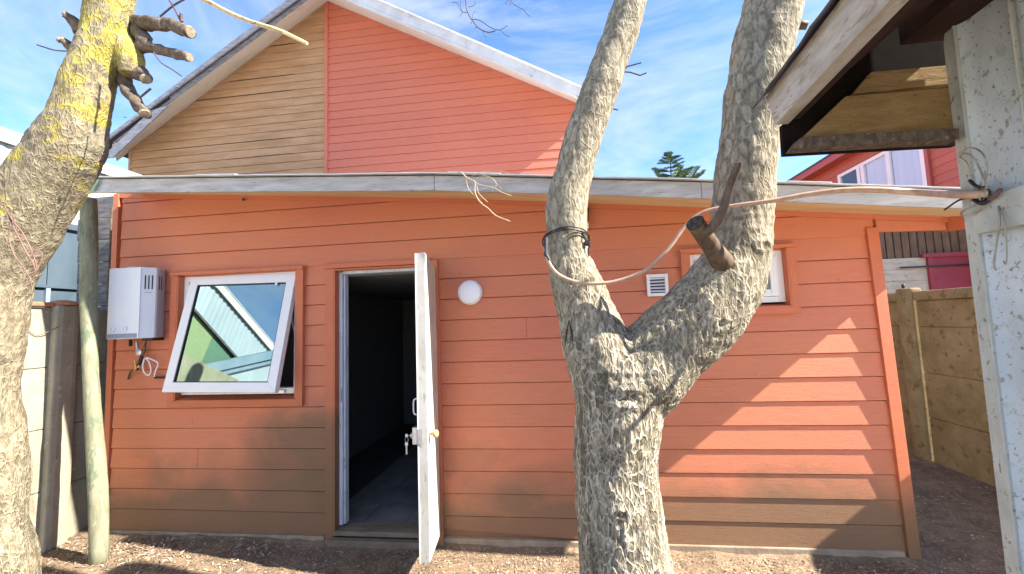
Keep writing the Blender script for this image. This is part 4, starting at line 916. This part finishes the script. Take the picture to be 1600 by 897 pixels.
for (u, v_, cm) in ((wy1 + 0.10, 5.71, CURTAIN), (5.82, 6.41, CURTAIN), (6.64, wy0 - 0.10, None)):
    MB().box(RX - 0.030, RX - 0.026, u, v_, wb + 0.06, wt - 0.07).build('pane', SKYGLASS, wf)
    if cm: MB().box(RX + 0.001, RX + 0.008, u, v_, wb + 0.06, wt - 0.07).build('curtain', cm, wf)
    else: MB().box(RX + 0.001, RX + 0.008, u, v_, wb + 0.06, wt - 0.07).build('curtain', INDARK, wf)

# ================================================================== CONIFER
def conifer():
    Y = 14.0; ap = at(1046, 236, Y=Y); base = Vector((ap.x, Y, 0)); H = ap.z
    t = thing('conifer', base, 'green conifer top showing above the grey fascia behind the buildings', 'tree')
    MB().tube([base, base + Vector((0, 0, H * 0.5)), base + Vector((0, 0, H))], [0.16, 0.09, 0.008], 10).build('trunk', STUBB, t)
    mb = MB(); rng = random.Random(4)
    z = 1.2
    while z < H - 0.05:
        r = (H - z) * 0.72 + 0.10; r = min(r, 2.2); nb = 5
        for k in range(nb):
            a = rng.uniform(0, 6.283); rr = r * rng.uniform(0.65, 1.15); d = Vector((math.cos(a), math.sin(a), rng.uniform(0.15, 0.45)))
            p0 = base + Vector((0, 0, z)); p1 = p0 + d * rr
            mb.bar(p0, p1, 0.012, 0.012)
            ns = int(rr / 0.045) + 3
            for s in range(ns):
                f = 0.15 + 0.85 * s / ns; q = p0.lerp(p1, f); side = d.cross(Vector((0, 0, 1))).normalized()
                tl_ = 0.10 + 0.30 * (1 - f) * min(1, rr)
                for sg in (-1, 1):
                    dv = (side * sg * 0.8 + d * 0.5 + Vector((0, 0, rng.uniform(-0.15, 0.25)))).normalized()
                    q1 = q + dv * tl_ * rng.uniform(0.6, 1.2)
                    # twig covered in needles: narrow crossed blades
                    w1 = Vector((0, 0, 1)) * 0.020; w2 = dv.cross(Vector((0, 0, 1))).normalized() * 0.028
                    k_ = len(mb.v); mb.v += [tuple(q - w1), tuple(q + w1), tuple(q1)]; mb.f.append((k_, k_ + 1, k_ + 2))
                    for e in range(3):
                        qq = q.lerp(q1, 0.25 + 0.25 * e)
                        for s2 in (-1, 1):
                            tip = qq + (w2.normalized() * s2 * 0.06 + dv * 0.04 + Vector((0, 0, rng.uniform(-.01, .03))))
                            k_ = len(mb.v); mb.v += [tuple(qq - dv * 0.012), tuple(qq + dv * 0.012), tuple(tip)]; mb.f.append((k_, k_ + 1, k_ + 2))
        z += 0.16 if z > H - 2.5 else 0.32
    mb.build('crown', NEEDLE, t)
conifer()

# ================================================================== BIG TREES (swept limbs, voxel-fused, bark relief in the mesh)
def organic(name, chains, voxel, parent, mat, smooth_it=6, relief=0.006, knots=(), cell=0.034):
    mb = MB()
    for pts, rad in chains:
        P_ = spline(pts, 6); R_ = splr(rad, 6)
        P2 = []
        for i, p in enumerate(P_):
            P2.append(p + Vector((noise.noise(p * 3), noise.noise(p * 3 + Vector((9, 0, 0))), 0)) * R_[i] * 0.10)
        mb.tube(P2, R_, 28)
    o = mb.build(name, mat, parent)
    md = o.modifiers.new('r', 'REMESH'); md.mode = 'VOXEL'; md.voxel_size = voxel; md.adaptivity = 0
    sm = o.modifiers.new('s', 'SMOOTH'); sm.factor = 0.5; sm.iterations = smooth_it
    dg = bpy.context.evaluated_depsgraph_get(); dg.update()
    me = bpy.data.meshes.new_from_object(o.evaluated_get(dg)); o.modifiers.clear(); old = o.data; o.data = me; bpy.data.meshes.remove(old)
    me.name = name
    if not me.materials: me.materials.append(mat)
    nv = len(me.vertices); co = np.empty(nv * 3); me.vertices.foreach_get('co', co); co = co.reshape(-1, 3)
    no = np.empty(nv * 3); me.vertices.foreach_get('normal', no); no = no.reshape(-1, 3)
    rg = np.empty(nv); disp = np.empty(nv)
    for i in range(nv):
        c = Vector(co[i]); q = Vector((c.x, c.y, c.z * 0.38)); q += noise.noise_vector(q * 24) * 0.012
        d, _ = noise.voronoi(q / cell, distance_metric='DISTANCE')
        e = min(1.0, (d[1] - d[0]) * 1.6)                    # 0 in the seams between plates
        lump = noise.noise(c * 5.0) * 0.010 + noise.noise(c * 14.0) * 0.005
        wr = noise.noise(Vector((c.x * 6, c.y * 6, c.z * 45))) * (0.0015 + 0.005 * max(0.0, noise.noise(c * 3.3)))
        k = 0.0
        for (kc, kr, ka) in knots:
            dv_ = c - kc; dd = Vector((dv_.x, dv_.y, dv_.z * 1.7)).length / kr * (1 + 0.45 * noise.noise(c * 22))
            if dd < 1.6: k += ka * (0.6 * math.exp(-((dd - 0.8) / 0.3) ** 2) - 0.9 * math.exp(-(dd / 0.45) ** 2)) + ka * 0.35 * math.sin(dd * 20) * math.exp(-dd * 1.2)
        lowf = max(0.30, min(1.0, 1.25 - (c.z - 1.1) * 0.55))
        disp[i] = relief * (e - 0.45) * lowf + lump + wr + k; rg[i] = max(0.0, min(1.0, e + min(0.0, k) * 140))
    co += no * disp[:, None]
    me.vertices.foreach_set('co', co.reshape(-1)); at_ = me.attributes.new('ridge', 'FLOAT', 'POINT'); at_.data.foreach_set('value', rg)
    me.update(); me.shade_smooth(); return o
def ctl(lst, Y, kr=1.0):
    P_, R_ = [], []
    for it in lst:
        x, y, r = it[:3]; yy = it[3] if len(it) > 3 else Y
        p = at(x, y, Y=yy); P_.append(p); f = fwd(p); c = math.cos(math.atan2(abs(x - 800), FPX))
        R_.append(r * f / FPX * c * kr)
    return P_, R_

TY = -1.12
ft = thing('forked_tree', (at(975, 897, Y=TY).x + 0.02, TY, 0), 'forked grey barked tree standing right of the open door, bound with cable', 'tree')
base = at(978, 897, Y=TY)
cA = ctl([(977, 897, 75), (968, 800, 67), (963, 720, 66), (968, 650, 68), (975, 595, 66), (962, 560, 60)], TY)
cA = ([Vector((base.x + 0.02, TY, -0.05)), Vector((base.x + 0.01, TY, 0.25))] + cA[0], [cA[1][0] * 1.45, cA[1][0] * 1.15] + cA[1])
cB = ctl([(962, 680, 46), (955, 615, 56), (936, 550, 57), (912, 470, 43), (889, 400, 34), (884, 350, 32), (886, 310, 31), (902, 250, 31), (921, 190, 30), (937, 145, 29), (958, 80, 28), (973, 40, 28), (993, -30, 27), (1013, -110, 26)], TY - 0.02)
cC = ctl([(972, 700, 44), (980, 640, 56), (1006, 583, 70), (1048, 538, 67), (1090, 498, 67), (1130, 445, 63), (1155, 388, 54), (1164, 320, 50), (1169, 250, 50), (1178, 170, 50), (1191, 80, 50), (1205, 10, 50), (1224, -80, 48)], TY + 0.02)
k1 = at(985, 622, Y=TY - 0.17); k2 = at(1190, 385, Y=TY - 0.08); k3 = at(972, 803, Y=TY - 0.17); k4 = at(1098, 345, Y=TY - 0.2); k5 = at(1125, 505, Y=TY - 0.12)
k6 = at(945, 720, Y=TY - 0.17)
trunk = organic('trunk', [cA, cB, cC], 0.0062, ft, BARK, 16, 0.0042, [(k1, 0.085, 0.013), (k2, 0.05, 0.010), (k3, 0.035, 0.010), (k5, 0.07, 0.010), (k6, 0.05, 0.010)])
# stub cut square, and its side shoot
s0, s1 = at(1130, 412, Y=TY - 0.10), at(1086, 348, Y=TY - 0.25)
sb = MB().tube(spline([s0, s0.lerp(s1, 0.5), s1], 6), splr([0.046, 0.036, 0.034], 6), 20).build('branch_stub', SMOOTHSTUB, ft, smooth=True)
dd = (s1 - s0).normalized()
MB().lathe(s1 - dd * 0.006, dd, [(0.035, 0), (0.036, 0.008), (0.030, 0.012), (0.016, 0.009), (0.001, 0.008)], 20).build('cut_face', CUT, sb, smooth=False)
q = [at(1098, 366, Y=TY - 0.245), at(1116, 352, Y=TY - 0.262), at(1130, 326, Y=TY - 0.265), at(1141, 290, Y=TY - 0.265), at(1154, 256, Y=TY - 0.27)]
sh = MB().tube(spline(q, 6), splr([0.019, 0.0185, 0.017, 0.0155, 0.0145], 6), 16).build('side_shoot', SMOOTHSTUB, ft, smooth=True)
dd = (q[-1] - q[-2]).normalized(); dd2 = (dd + Vector((0, -0.8, 0))).normalized()
MB().lathe(q[-1] - dd2 * 0.004, dd2, [(0.015, 0), (0.0145, 0.005), (0.001, 0.006)], 14).build('cut_face', CUT, sh)
for pl in ([(972, 112), (980, 104), (1002, 98)], [(972, 112), (985, 113), (1000, 118), (1010, 114)], [(958, 170), (966, 172)]):
    MB().tube([at(x, y, Y=TY - 0.03) for x, y in pl], 0.0035, 6).build('twig', TWIG, ft)
MB().tube([at(1235, 38, Y=TY), at(1262, 40, Y=TY - 0.02)], [0.02, 0.018], 10).build('branch_stub', SMOOTHSTUB, ft, smooth=True)

# black cable round the left bough
def bind(name, centers, a, b, tilt, turns, r, mat, seed, label, cat):
    c = centers; pts_ = []
    rng = random.Random(seed)
    for i in range(int(turns * 28)):
        t = i / 28 * 6.283; pts_.append(c + Vector((a * math.cos(t), b * math.sin(t), tilt * math.sin(t) * -1 + 0.006 * math.sin(t * 1.7 + seed) + 0.012 * i / (turns * 28))))
    return pts_
cc = at(884, 378, Y=TY - 0.02); f_ = fwd(cc)
RB_ = 33 * f_ / FPX + 0.010
cable = thing('black_cable_tie', cc, 'black cable wound around the left bough of the forked tree', 'cable')
MB().tube(bind('c', cc + Vector((0, 0, 0.0)), RB_, RB_ * 1.08, 0.030, 2.2, 0.003, BLACK, 1, '', ''), 0.0032, 6).build('cable_loop', BLACK, cable, smooth=True)
MB().tube(bind('c', cc + Vector((0.002, 0, -0.012)), RB_ * 1.01, RB_ * 1.09, 0.040, 1.0, 0.003, BLACK, 3, '', ''), 0.0026, 6).build('cable_loop', BLACK, cable, smooth=True)
kn = at(917, 380, Y=TY - 0.08)
MB().tube(spline([kn + Vector((-0.02, 0, 0.05)), kn + Vector((-0.008, -0.01, 0.02)), kn, kn + Vector((0.012, 0, -0.012)), kn + Vector((0.004, 0, -0.03)), kn + Vector((0.006, 0, -0.06))], 4), 0.0035, 6).build('cable_end', BLACK, cable)
MB().lathe(kn, (0, -1, 0.3), [(0.010, -0.01), (0.014, 0), (0.010, 0.01)], 8).build('cable_knot', BLACK, cable)

# beige conduit strung from bough to shed
SY = -1.60
cp = [at(853, 376, Y=TY - 0.13), at(853, 398, Y=TY - 0.145), at(868, 425, Y=TY - 0.15), at(898, 440, Y=TY - 0.155), at(935, 443, Y=TY - 0.16), at(972, 437, Y=TY - 0.16), at(1012, 420, Y=TY - 0.17),
      at(1045, 388, Y=TY - 0.17), at(1072, 352, Y=TY - 0.165), at(1100, 331, Y=TY - 0.17), at(1150, 321, Y=TY - 0.19), at(1205, 314, Y=TY - 0.21), at(1260, 304, Y=TY - 0.23), at(1320, 297, Y=TY - 0.25), at(1380, 297, Y=TY - 0.27),
      at(1440, 301, Y=TY - 0.30), at(1500, 304, X=1.222), at(1545, 303, X=1.238)]
rr = [0.0075] * 10 + [0.008, 0.009, 0.010, 0.011, 0.0115, 0.012, 0.0125, 0.0125]
cond = thing('beige_conduit', cp[0], 'beige plastic pipe looped on the forked tree and tied to the shed corner', 'pipe')
MB().tube(spline(cp, 8), splr(rr, 8), 12).build('pipe', PIPE, cond, smooth=True)
MB().tube([cp[0] + Vector((0, 0, 0.012)), cp[1], cp[1].lerp(cp[2], .35)], 0.0095, 10).build('tape_wrap', DARKBLUE, cond)

# ================================================================== LEFT TREE
LY = -1.60
lt = thing('lichened_tree', (at(-15, 897, Y=LY).x, LY, 0), 'leaning tree at left with yellow lichen and sawn branch stubs', 'tree')
b0 = at(-12, 897, Y=LY)
ch = ctl([(-12, 897, 82), (-22, 800, 78), (-28, 700, 74), (-32, 600, 74), (-20, 520, 74), (-12, 440, 78), (22, 362, 80), (62, 295, 72), (102, 230, 66), (128, 170, 50), (146, 110, 43), (160, 60, 42), (170, 10, 42), (178, -60, 44), (186, -130, 42)], LY)
c1_ = ([Vector((b0.x - 0.03, LY, -0.05)), Vector((b0.x - 0.02, LY, 0.25))] + ch[0], [ch[1][0] * 1.4, ch[1][0] * 1.15] + ch[1])
# second, fused stem along its left flank
ch2 = ctl([(0, 330, 52), (30, 290, 38), (62, 245, 30), (88, 190, 27), (107, 140, 25), (125, 90, 24), (140, 50, 20)], LY - 0.05)
bu = ctl([(186, 60, 26), (203, 92, 24), (203, 118, 20)], LY + 0.03)
ch3 = ctl([(-20, 470, 60), (5, 400, 55), (10, 350, 50)], LY - 0.05)
organic('trunk', [c1_, ch2, bu], 0.0060, lt, BARKL, 10, 0.0030, [(at(205, 95, Y=LY - 0.12), 0.04, 0.012)], cell=0.032)
def stub(pl, rad, Y, mat=STUBB, cut=CUTPALE, par=lt):
    P_ = [at(x, y, Y=Y - 0.02 * i) for i, (x, y) in enumerate(pl)]
    f = fwd(P_[0]); c = math.cos(math.atan2(abs(pl[0][0] - 800), FPX)); R_ = [r * f / FPX * (0.5 + c / 2) for r in rad]
    m = MB().tube(spline(P_, 6), splr(R_, 6), 14)
    o = m.build('branch_stub', mat, par, smooth=True)
    for v in o.data.vertices: v.co += noise.noise_vector(v.co * 20) * 0.013 + noise.noise_vector(v.co * 80) * 0.0025
    d_ = (P_[-1] - P_[-2]).normalized(); MB().lathe(P_[-1] - d_ * 0.004, d_, [(R_[-1] * 0.96, 0), (R_[-1] * 0.85, 0.008), (0.001, 0.009)], 12).build('cut_face', cut, o)
    return o
stub([(195, 28), (225, 36), (262, 38), (297, 50)], [13, 11, 11, 10], LY + 0.07)
stub([(185, 75), (215, 74), (250, 77), (296, 90)], [15, 10, 8, 7], LY + 0.07)
stub([(188, 110), (200, 140), (226, 178)], [14, 11, 9], LY + 0.07)
stub([(200, 85), (215, 110), (228, 124)], [16, 14, 9], LY + 0.07)
stub([(212, 40), (222, 60), (235, 72)], [14, 12, 7], LY + 0.07)
stub([(128, 52), (115, 35), (102, 22)], [12, 9, 6], LY - 0.02)
stub([(125, 82), (108, 72), (93, 62)], [12, 9, 6], LY - 0.02)
for pl, r in (([(112, 80), (88, 79), (70, 74), (58, 70)], 0.003), ([(240, 82), (252, 98), (268, 108), (284, 119)], 0.0026), ([(282, 32), (272, 12), (262, -4)], 0.004),
              ([(250, 26), (272, 8), (292, -3)], 0.0035), ([(284, 34), (283, 22)], 0.006), ([(218, 153), (236, 138)], 0.004)):
    MB().tube(spline([at(x, y, Y=LY - 0.08) for x, y in pl], 3), r, 6).build('twig', TWIG, lt)
# wire hung round the left tree
wr = thing('brown_tree_wire', at(30, 360, Y=LY - 0.22), 'loose brown wire looped around the leaning lichened tree', 'wire')
for pl in ([(-6, 312), (8, 325), (20, 345), (34, 362), (48, 388), (54, 405), (57, 418), (54, 430)],
           [(6, 320), (16, 345), (14, 372), (22, 398), (38, 420), (48, 438), (49, 448)],
           [(16, 345), (28, 368), (40, 392), (52, 412), (55, 424)],
           [(24, 366), (36, 370), (46, 384), (49, 398), (48, 402), (56, 392), (64, 394), (66, 402), (58, 422), (50, 432)],
           [(14, 350), (22, 340), (16, 335)]):
    MB().tube(spline([at(x, y, Y=LY - 0.20 + 0.05 * max(0, (x - 20)) / 46) for x, y in pl], 5), 0.0022, 6).build('wire_strand', RUSTWIRE, wr, smooth=True)

# sawn pole overhead, from the left tree towards the gable
p0, p1 = at(262, -22, Y=-1.0), at(480, 68, Y=-0.9)
pole = thing('sawn_branch_pole', p0, 'pale straight sawn branch reaching in from the top left across the gable', 'branch')
pp = [p0.lerp(p1, t) + Vector((0, 0, 0.012 * math.sin(t * 9))) for t in np.linspace(0, 0.83, 12)]
MB().tube(pp, [0.015 - 0.004 * i / 11 + 0.0008 * math.sin(i * 2.1) for i in range(12)], 10).build('branch', PEELWOOD, pole, smooth=True)
MB().tube([pp[-1], p1], [0.0108, 0.0095], 10).build('sawn_end', PEELEND, pole)
MB().tube([pp[5], pp[5] + Vector((0.03, 0, -0.03))], [0.003, 0.001], 5).build('twig', TWIG, pole)

# hanging bare twigs top centre
tw = thing('hanging_bare_twigs', at(727, -20, Y=-0.9), 'thin bare purple twigs hanging into the sky at top centre', 'twigs')
for pl, r in (([(726, -40), (728, 6), (731, 20), (738, 32), (748, 44), (760, 50), (768, 50), (774, 48)], 0.0030), ([(737, 30), (750, 32), (763, 41), (774, 46), (782, 47)], 0.0022),
              ([(782, 47), (788, 43), (793, 40)], 0.0018), ([(782, 47), (789, 54), (797, 58)], 0.0016), ([(731, 19), (723, 19), (718, 12), (714, 4), (707, 4)], 0.0018),
              ([(723, 19), (720, 10), (720, -20)], 0.0016), ([(723, 19), (718, 26)], 0.0014), ([(732, 11), (741, 8), (743, 0), (744, -20)], 0.0016), ([(738, 28), (739, 22), (742, 18)], 0.0014),
              ([(737, 34), (734, 40)], 0.0013), ([(755, 48), (756, 56), (761, 58)], 0.0014), ([(745, 43), (742, 44)], 0.0018)):
    MB().tube(spline([at(x, y, Y=-0.9) for x, y in pl], 3), r, 5).build('twig', TWIG, tw)
tw2 = thing('short_bare_twig', at(797, -20, Y=-0.9), 'short forked bare twig at the top edge left of the bough', 'twigs')
for pl, r in (([(795, -30), (799, 1), (808, 10), (819, 16), (823, 22), (828, 26)], 0.0018), ([(796, -2), (789, 7)], 0.0016), ([(797, 0), (798, 8)], 0.0016)):
    MB().tube(spline([at(x, y, Y=-0.9) for x, y in pl], 3), r, 5).build('twig', TWIG, tw2)
# dry twigs on the roof edge
dt = thing('dry_twig_spray', at(722, 270, Y=-0.56), 'pale dry twigs dangling over the grey fascia above the lamp', 'twigs')
for pl, r in (([(720, 268), (732, 280), (742, 284), (742, 300), (750, 316), (762, 325), (775, 337), (797, 346)], 0.0032), ([(732, 278), (748, 288), (770, 293), (785, 301), (799, 306)], 0.0024),
              ([(727, 275), (732, 295), (744, 308), (754, 318)], 0.0020), ([(745, 288), (748, 302), (762, 316)], 0.0020), ([(742, 280), (755, 275), (768, 278), (775, 286), (774, 293)], 0.0020),
              ([(738, 276), (750, 269), (765, 268), (785, 268), (800, 273)], 0.0013), ([(770, 290), (770, 298)], 0.0016), ([(775, 286), (785, 296)], 0.0011)):
    MB().tube(spline([at(x, y, Y=-0.56) for x, y in pl], 4), r, 5).build('twig', DRYTWIG, dt)
# small seed pods hanging by the trunk
sp_ = thing('dangling_dead_leaves', at(884, 500, Y=TY - 0.14), 'dark dead leaf strips dangling from the left side of the fork', 'leaves')
for pl in ([(889, 500), (885, 520), (882, 548)], [(889, 500), (893, 522), (897, 550)]):
    P_ = [at(x, y, Y=TY - 0.12) for x, y in pl]; MB().tube(P_, [0.001, 0.005, 0.0008], 5).build('dead_leaf', CUT, sp_)
# green leaf at the left end of the eaves
lp = [at(x, y, Y=-0.53) for x, y in ((154, 280), (149, 291), (143, 300), (139, 305), (138, 297), (141, 286), (146, 281))]
o = MB().prism(lp, (0, 0.002, 0)).build('green_leaf', LEAF); tag(o, 'single green leaf hanging at the left end of the grey fascia', 'leaf')

# ================================================================== SHED ON THE RIGHT
shd = thing('lean_to_shed', (1.25, -1.7, 0), 'near shed at right with lichened white metal wall and peeling eaves board', 'shed')
SX = 1.27
def lx(z): return 1.286 + (z - 2.463) * 0.0084            # the shed leans a little
def wp(y, z, dx=0.0): return Vector((lx(z) + dx, y, z))
YE = -1.60
MB().prism([wp(-1.63, -0.05, 0.010), wp(-4.6, -0.05, 0.010), wp(-4.6, 3.2, 0.010), wp(-1.63, 2.55, 0.010)], (0.02, 0, 0)).build('wall_sheet', SHEDWHITE, shd)
# rib folded in the sheet beside the corner, corner flashing, rail
def wcorr():
    mb = MB(); ys = [-1.637 - 0.012 * i for i in range(180)]
    for i, y in enumerate(ys):
        ph = (y + 1.637) / -0.19; a_ = max(0, math.cos(ph * 2 * math.pi)) ** 4 * 0.016
        for z in (-0.05, 3.2): p = wp(y, z, -a_ + 0.002); mb.v.append(tuple(p))
    for i in range(len(ys) - 1): a = 2 * i; mb.f.append((a, a + 1, a + 3, a + 2))
    return mb
wcorr().build('ribbed_sheet', SHEDWHITE, shd, smooth=True)
for yy_ in (-1.640, -1.80):
    MB().prism([wp(yy_, -0.05, -0.020), wp(yy_ - 0.007, -0.05, -0.020), wp(yy_ - 0.007, 2.55, -0.020), wp(yy_, 2.55, -0.020)], (0.03, 0, 0)).build('sheet_seam', FLASH, shd, bevel=0.002)
o = MB().prism([wp(YE, -0.05, -0.014), wp(YE - 0.036, -0.05, -0.014), wp(YE - 0.036, 2.60, -0.014), wp(YE, 2.44, -0.014)], (0.012, 0, 0)).build('corner_flashing', FLASH, shd, bevel=0.002)
MB().prism([wp(YE + 0.001, -0.05, -0.012), wp(YE + 0.001, 2.44, -0.012), wp(YE + 0.001, 2.44, 0.06), wp(YE + 0.001, -0.05, 0.06)], (0, -0.02, 0)).build('corner_flashing', FLASH, shd)
ra, rb_ = at(1545, 334, X=1.250), at(1600, 303, X=1.235)
MB().bar((1.255, -1.655, ra.z), (1.255, -3.0, ra.z), 0.024, 0.105).build('wall_rail', FLASH, shd, bevel=0.003)
# eaves board (peeling white), running past the corner towards the viewer
EX = 0.735
e0 = at(1196, 152, X=EX); e1 = at(1210, 196, X=EX); e2 = at(1392, -2, X=EX); e3 = at(1292, -2, X=EX)
dn = (e2 - e1).normalized()
far0 = e1 + dn * 2.2; far1 = e0 + (e3 - e0).normalized() * 2.2
MB().prism([e0, e1, far0, Vector((far1.x, far0.y, far0.z + 0.16))], (0.045, 0, 0)).build('eaves_board', PEEL, shd, bevel=0.003)
MB().prism([e1 + Vector((0.046, 0.0, 0.015)), far0 + Vector((0.046, 0, 0.015)), far0 + Vector((0.046, 0, 0.09)), e1 + Vector((0.046, 0, 0.09))], (0.035, 0, 0)).build('eaves_rafter', REDBEAM, shd)
# roof sheet with a ragged, curled edge
sl = 0.72
mb = MB(); n_y = 60
for i in range(n_y):
    t = i / (n_y - 1); p = e0.lerp(Vector((far1.x, far0.y, far0.z + 0.16)), t); rag = 0.012 * noise.noise((t * 30, 0, 0)) + 0.006 * noise.noise((t * 90, 2, 0))
    drop = 0.016 * (1 - t * 4) if t < 0.25 else 0
    for (dx, dz) in ((-0.030 + rag, -0.010 - drop + rag * 0.6), (0.0, 0.010), (0.40, 0.010 + 0.40 * sl), (1.4, 0.01 + 1.4 * sl)):
        mb.v.append((p.x + dx, p.y + (0.03 if i == 0 else 0), p.z + dz))
for i in range(n_y - 1):
    for j in range(3): a = 4 * i + j; mb.f.append((a, a + 1, a + 5, a + 4))
o = mb.build('roof_sheet', DARKSHEET, shd); md = o.modifiers.new('s', 'SOLIDIFY'); md.thickness = 0.006
# under-roof boards and purlins
MB().prism([(EX + 0.05, -1.66, e1.z + 0.09), (EX + 0.62, -1.66, e1.z + 0.09 + 0.57 * sl), (EX + 0.62, -4.2, e1.z + 0.09 + 0.57 * sl), (EX + 0.05, -4.2, e1.z + 0.09)], (0, 0, 0.012)).build('roof_boarding', REDBEAM, shd)
for k, (dx) in enumerate((0.17, 0.34, 0.49)):
    MB().box(EX + dx, EX + dx + 0.045, -4.2, -1.66, e1.z + 0.02 + dx * sl - 0.0, e1.z + 0.075 + dx * sl).build('purlin', REDBEAM, shd)
# far gable end: tan boards, dark beam
t0 = at(1250, 216, Y=YE); t1_ = at(1452, 152, Y=YE)
G = lambda x, y, Y=YE: at(x, y, Y=Y)
MB().prism([G(1250, 219), G(1492, 206), G(1488, 136), G(1322, 150)], (0, 0.022, 0)).build('gable_board', TANROUGH, shd, bevel=0.002)
MB().prism([G(1333, 146, YE + 0.02), G(1488, 131, YE + 0.02), G(1480, 102, YE + 0.02), G(1362, 112, YE + 0.02)], (0, 0.022, 0)).build('gable_board', TANROUGH, shd, bevel=0.002)
MB().prism([G(1226, 241), G(1477, 227), G(1476, 211), G(1240, 224)], (0, -0.05, 0)).build('tie_beam', STUBB, shd, bevel=0.002)
MB().prism([G(1225, 242, YE + 0.04), G(1494, 227, YE + 0.04), G(1490, 205, YE + 0.04), G(1258, 213, YE + 0.04), G(1324, 140, YE + 0.04), G(1300, 140, YE + 0.04), G(1222, 195, YE + 0.04)], (0, 0.02, 0)).build('gable_flashing', NEARBLACK, shd)
MB().prism([G(1230, 235, YE + 0.065), G(1228, 190, YE + 0.065), G(1330, 95, YE + 0.065), G(1470, -30, YE + 0.065), G(1540, -80, YE + 0.065), G(1530, 215, YE + 0.065)], (0, 0.015, 0)).build('under_roof_shade', NEARBLACK, shd)  # near-black sheet standing in for the shade under the roof
MB().prism([(1.17, -1.57, 2.475), (1.33, -1.57, 2.475), (1.33, -1.57, 2.75), (1.17, -1.57, 2.62)], (0, -2.6, 0)).build('wall_plate', REDBEAM, shd)

# wire knot tying conduit to the shed
wk = thing('wire_knot', at(1530, 300, Y=SY - 0.06), 'tangle of grey wire tying the beige pipe to the shed corner', 'wire')
def wpx(x, y, d=0.0): return at(x, y, X=1.236 + d)
for pl, r, m_ in (([(1500, 245), (1510, 232), (1526, 233), (1538, 245), (1542, 268), (1536, 290), (1528, 300)], 0.0026, WIRE),
                ([(1502, 240), (1516, 242), (1528, 258), (1536, 280), (1534, 300), (1538, 312)], 0.0026, WIRE),
                ([(1500, 246), (1512, 256), (1518, 278), (1528, 296)], 0.0018, WIRE),
                ([(1560, 322), (1562, 350), (1557, 380), (1553, 412), (1556, 422)], 0.0026, WIRE), ([(1562, 325), (1570, 350), (1573, 385), (1572, 412), (1568, 408)], 0.0018, WIRE),
                ([(1530, 318), (1515, 324), (1502, 332), (1506, 337), (1524, 332), (1538, 322)], 0.0028, WIRE), ([(1476, 328), (1498, 313), (1520, 307)], 0.0030, BLACK),
                ([(1515, 282), (1524, 290), (1540, 296)], 0.0050, BLACK), ([(1522, 312), (1534, 318), (1546, 312)], 0.0060, BLACK),
                ([(1563, 296), (1556, 305), (1545, 312)], 0.0060, RUSTWIRE), ([(1534, 290), (1542, 300), (1540, 314), (1532, 310), (1534, 298), (1544, 292)], 0.0040, WIRE),
                ([(1528, 296), (1536, 312), (1546, 300), (1534, 292), (1526, 306), (1540, 316)], 0.0035, BLACK)):
    MB().tube(spline([wpx(x, y, -0.01 * (i % 2)) for i, (x, y) in enumerate(pl)], 4), r, 6).build('wire_strand', m_, wk, smooth=True)
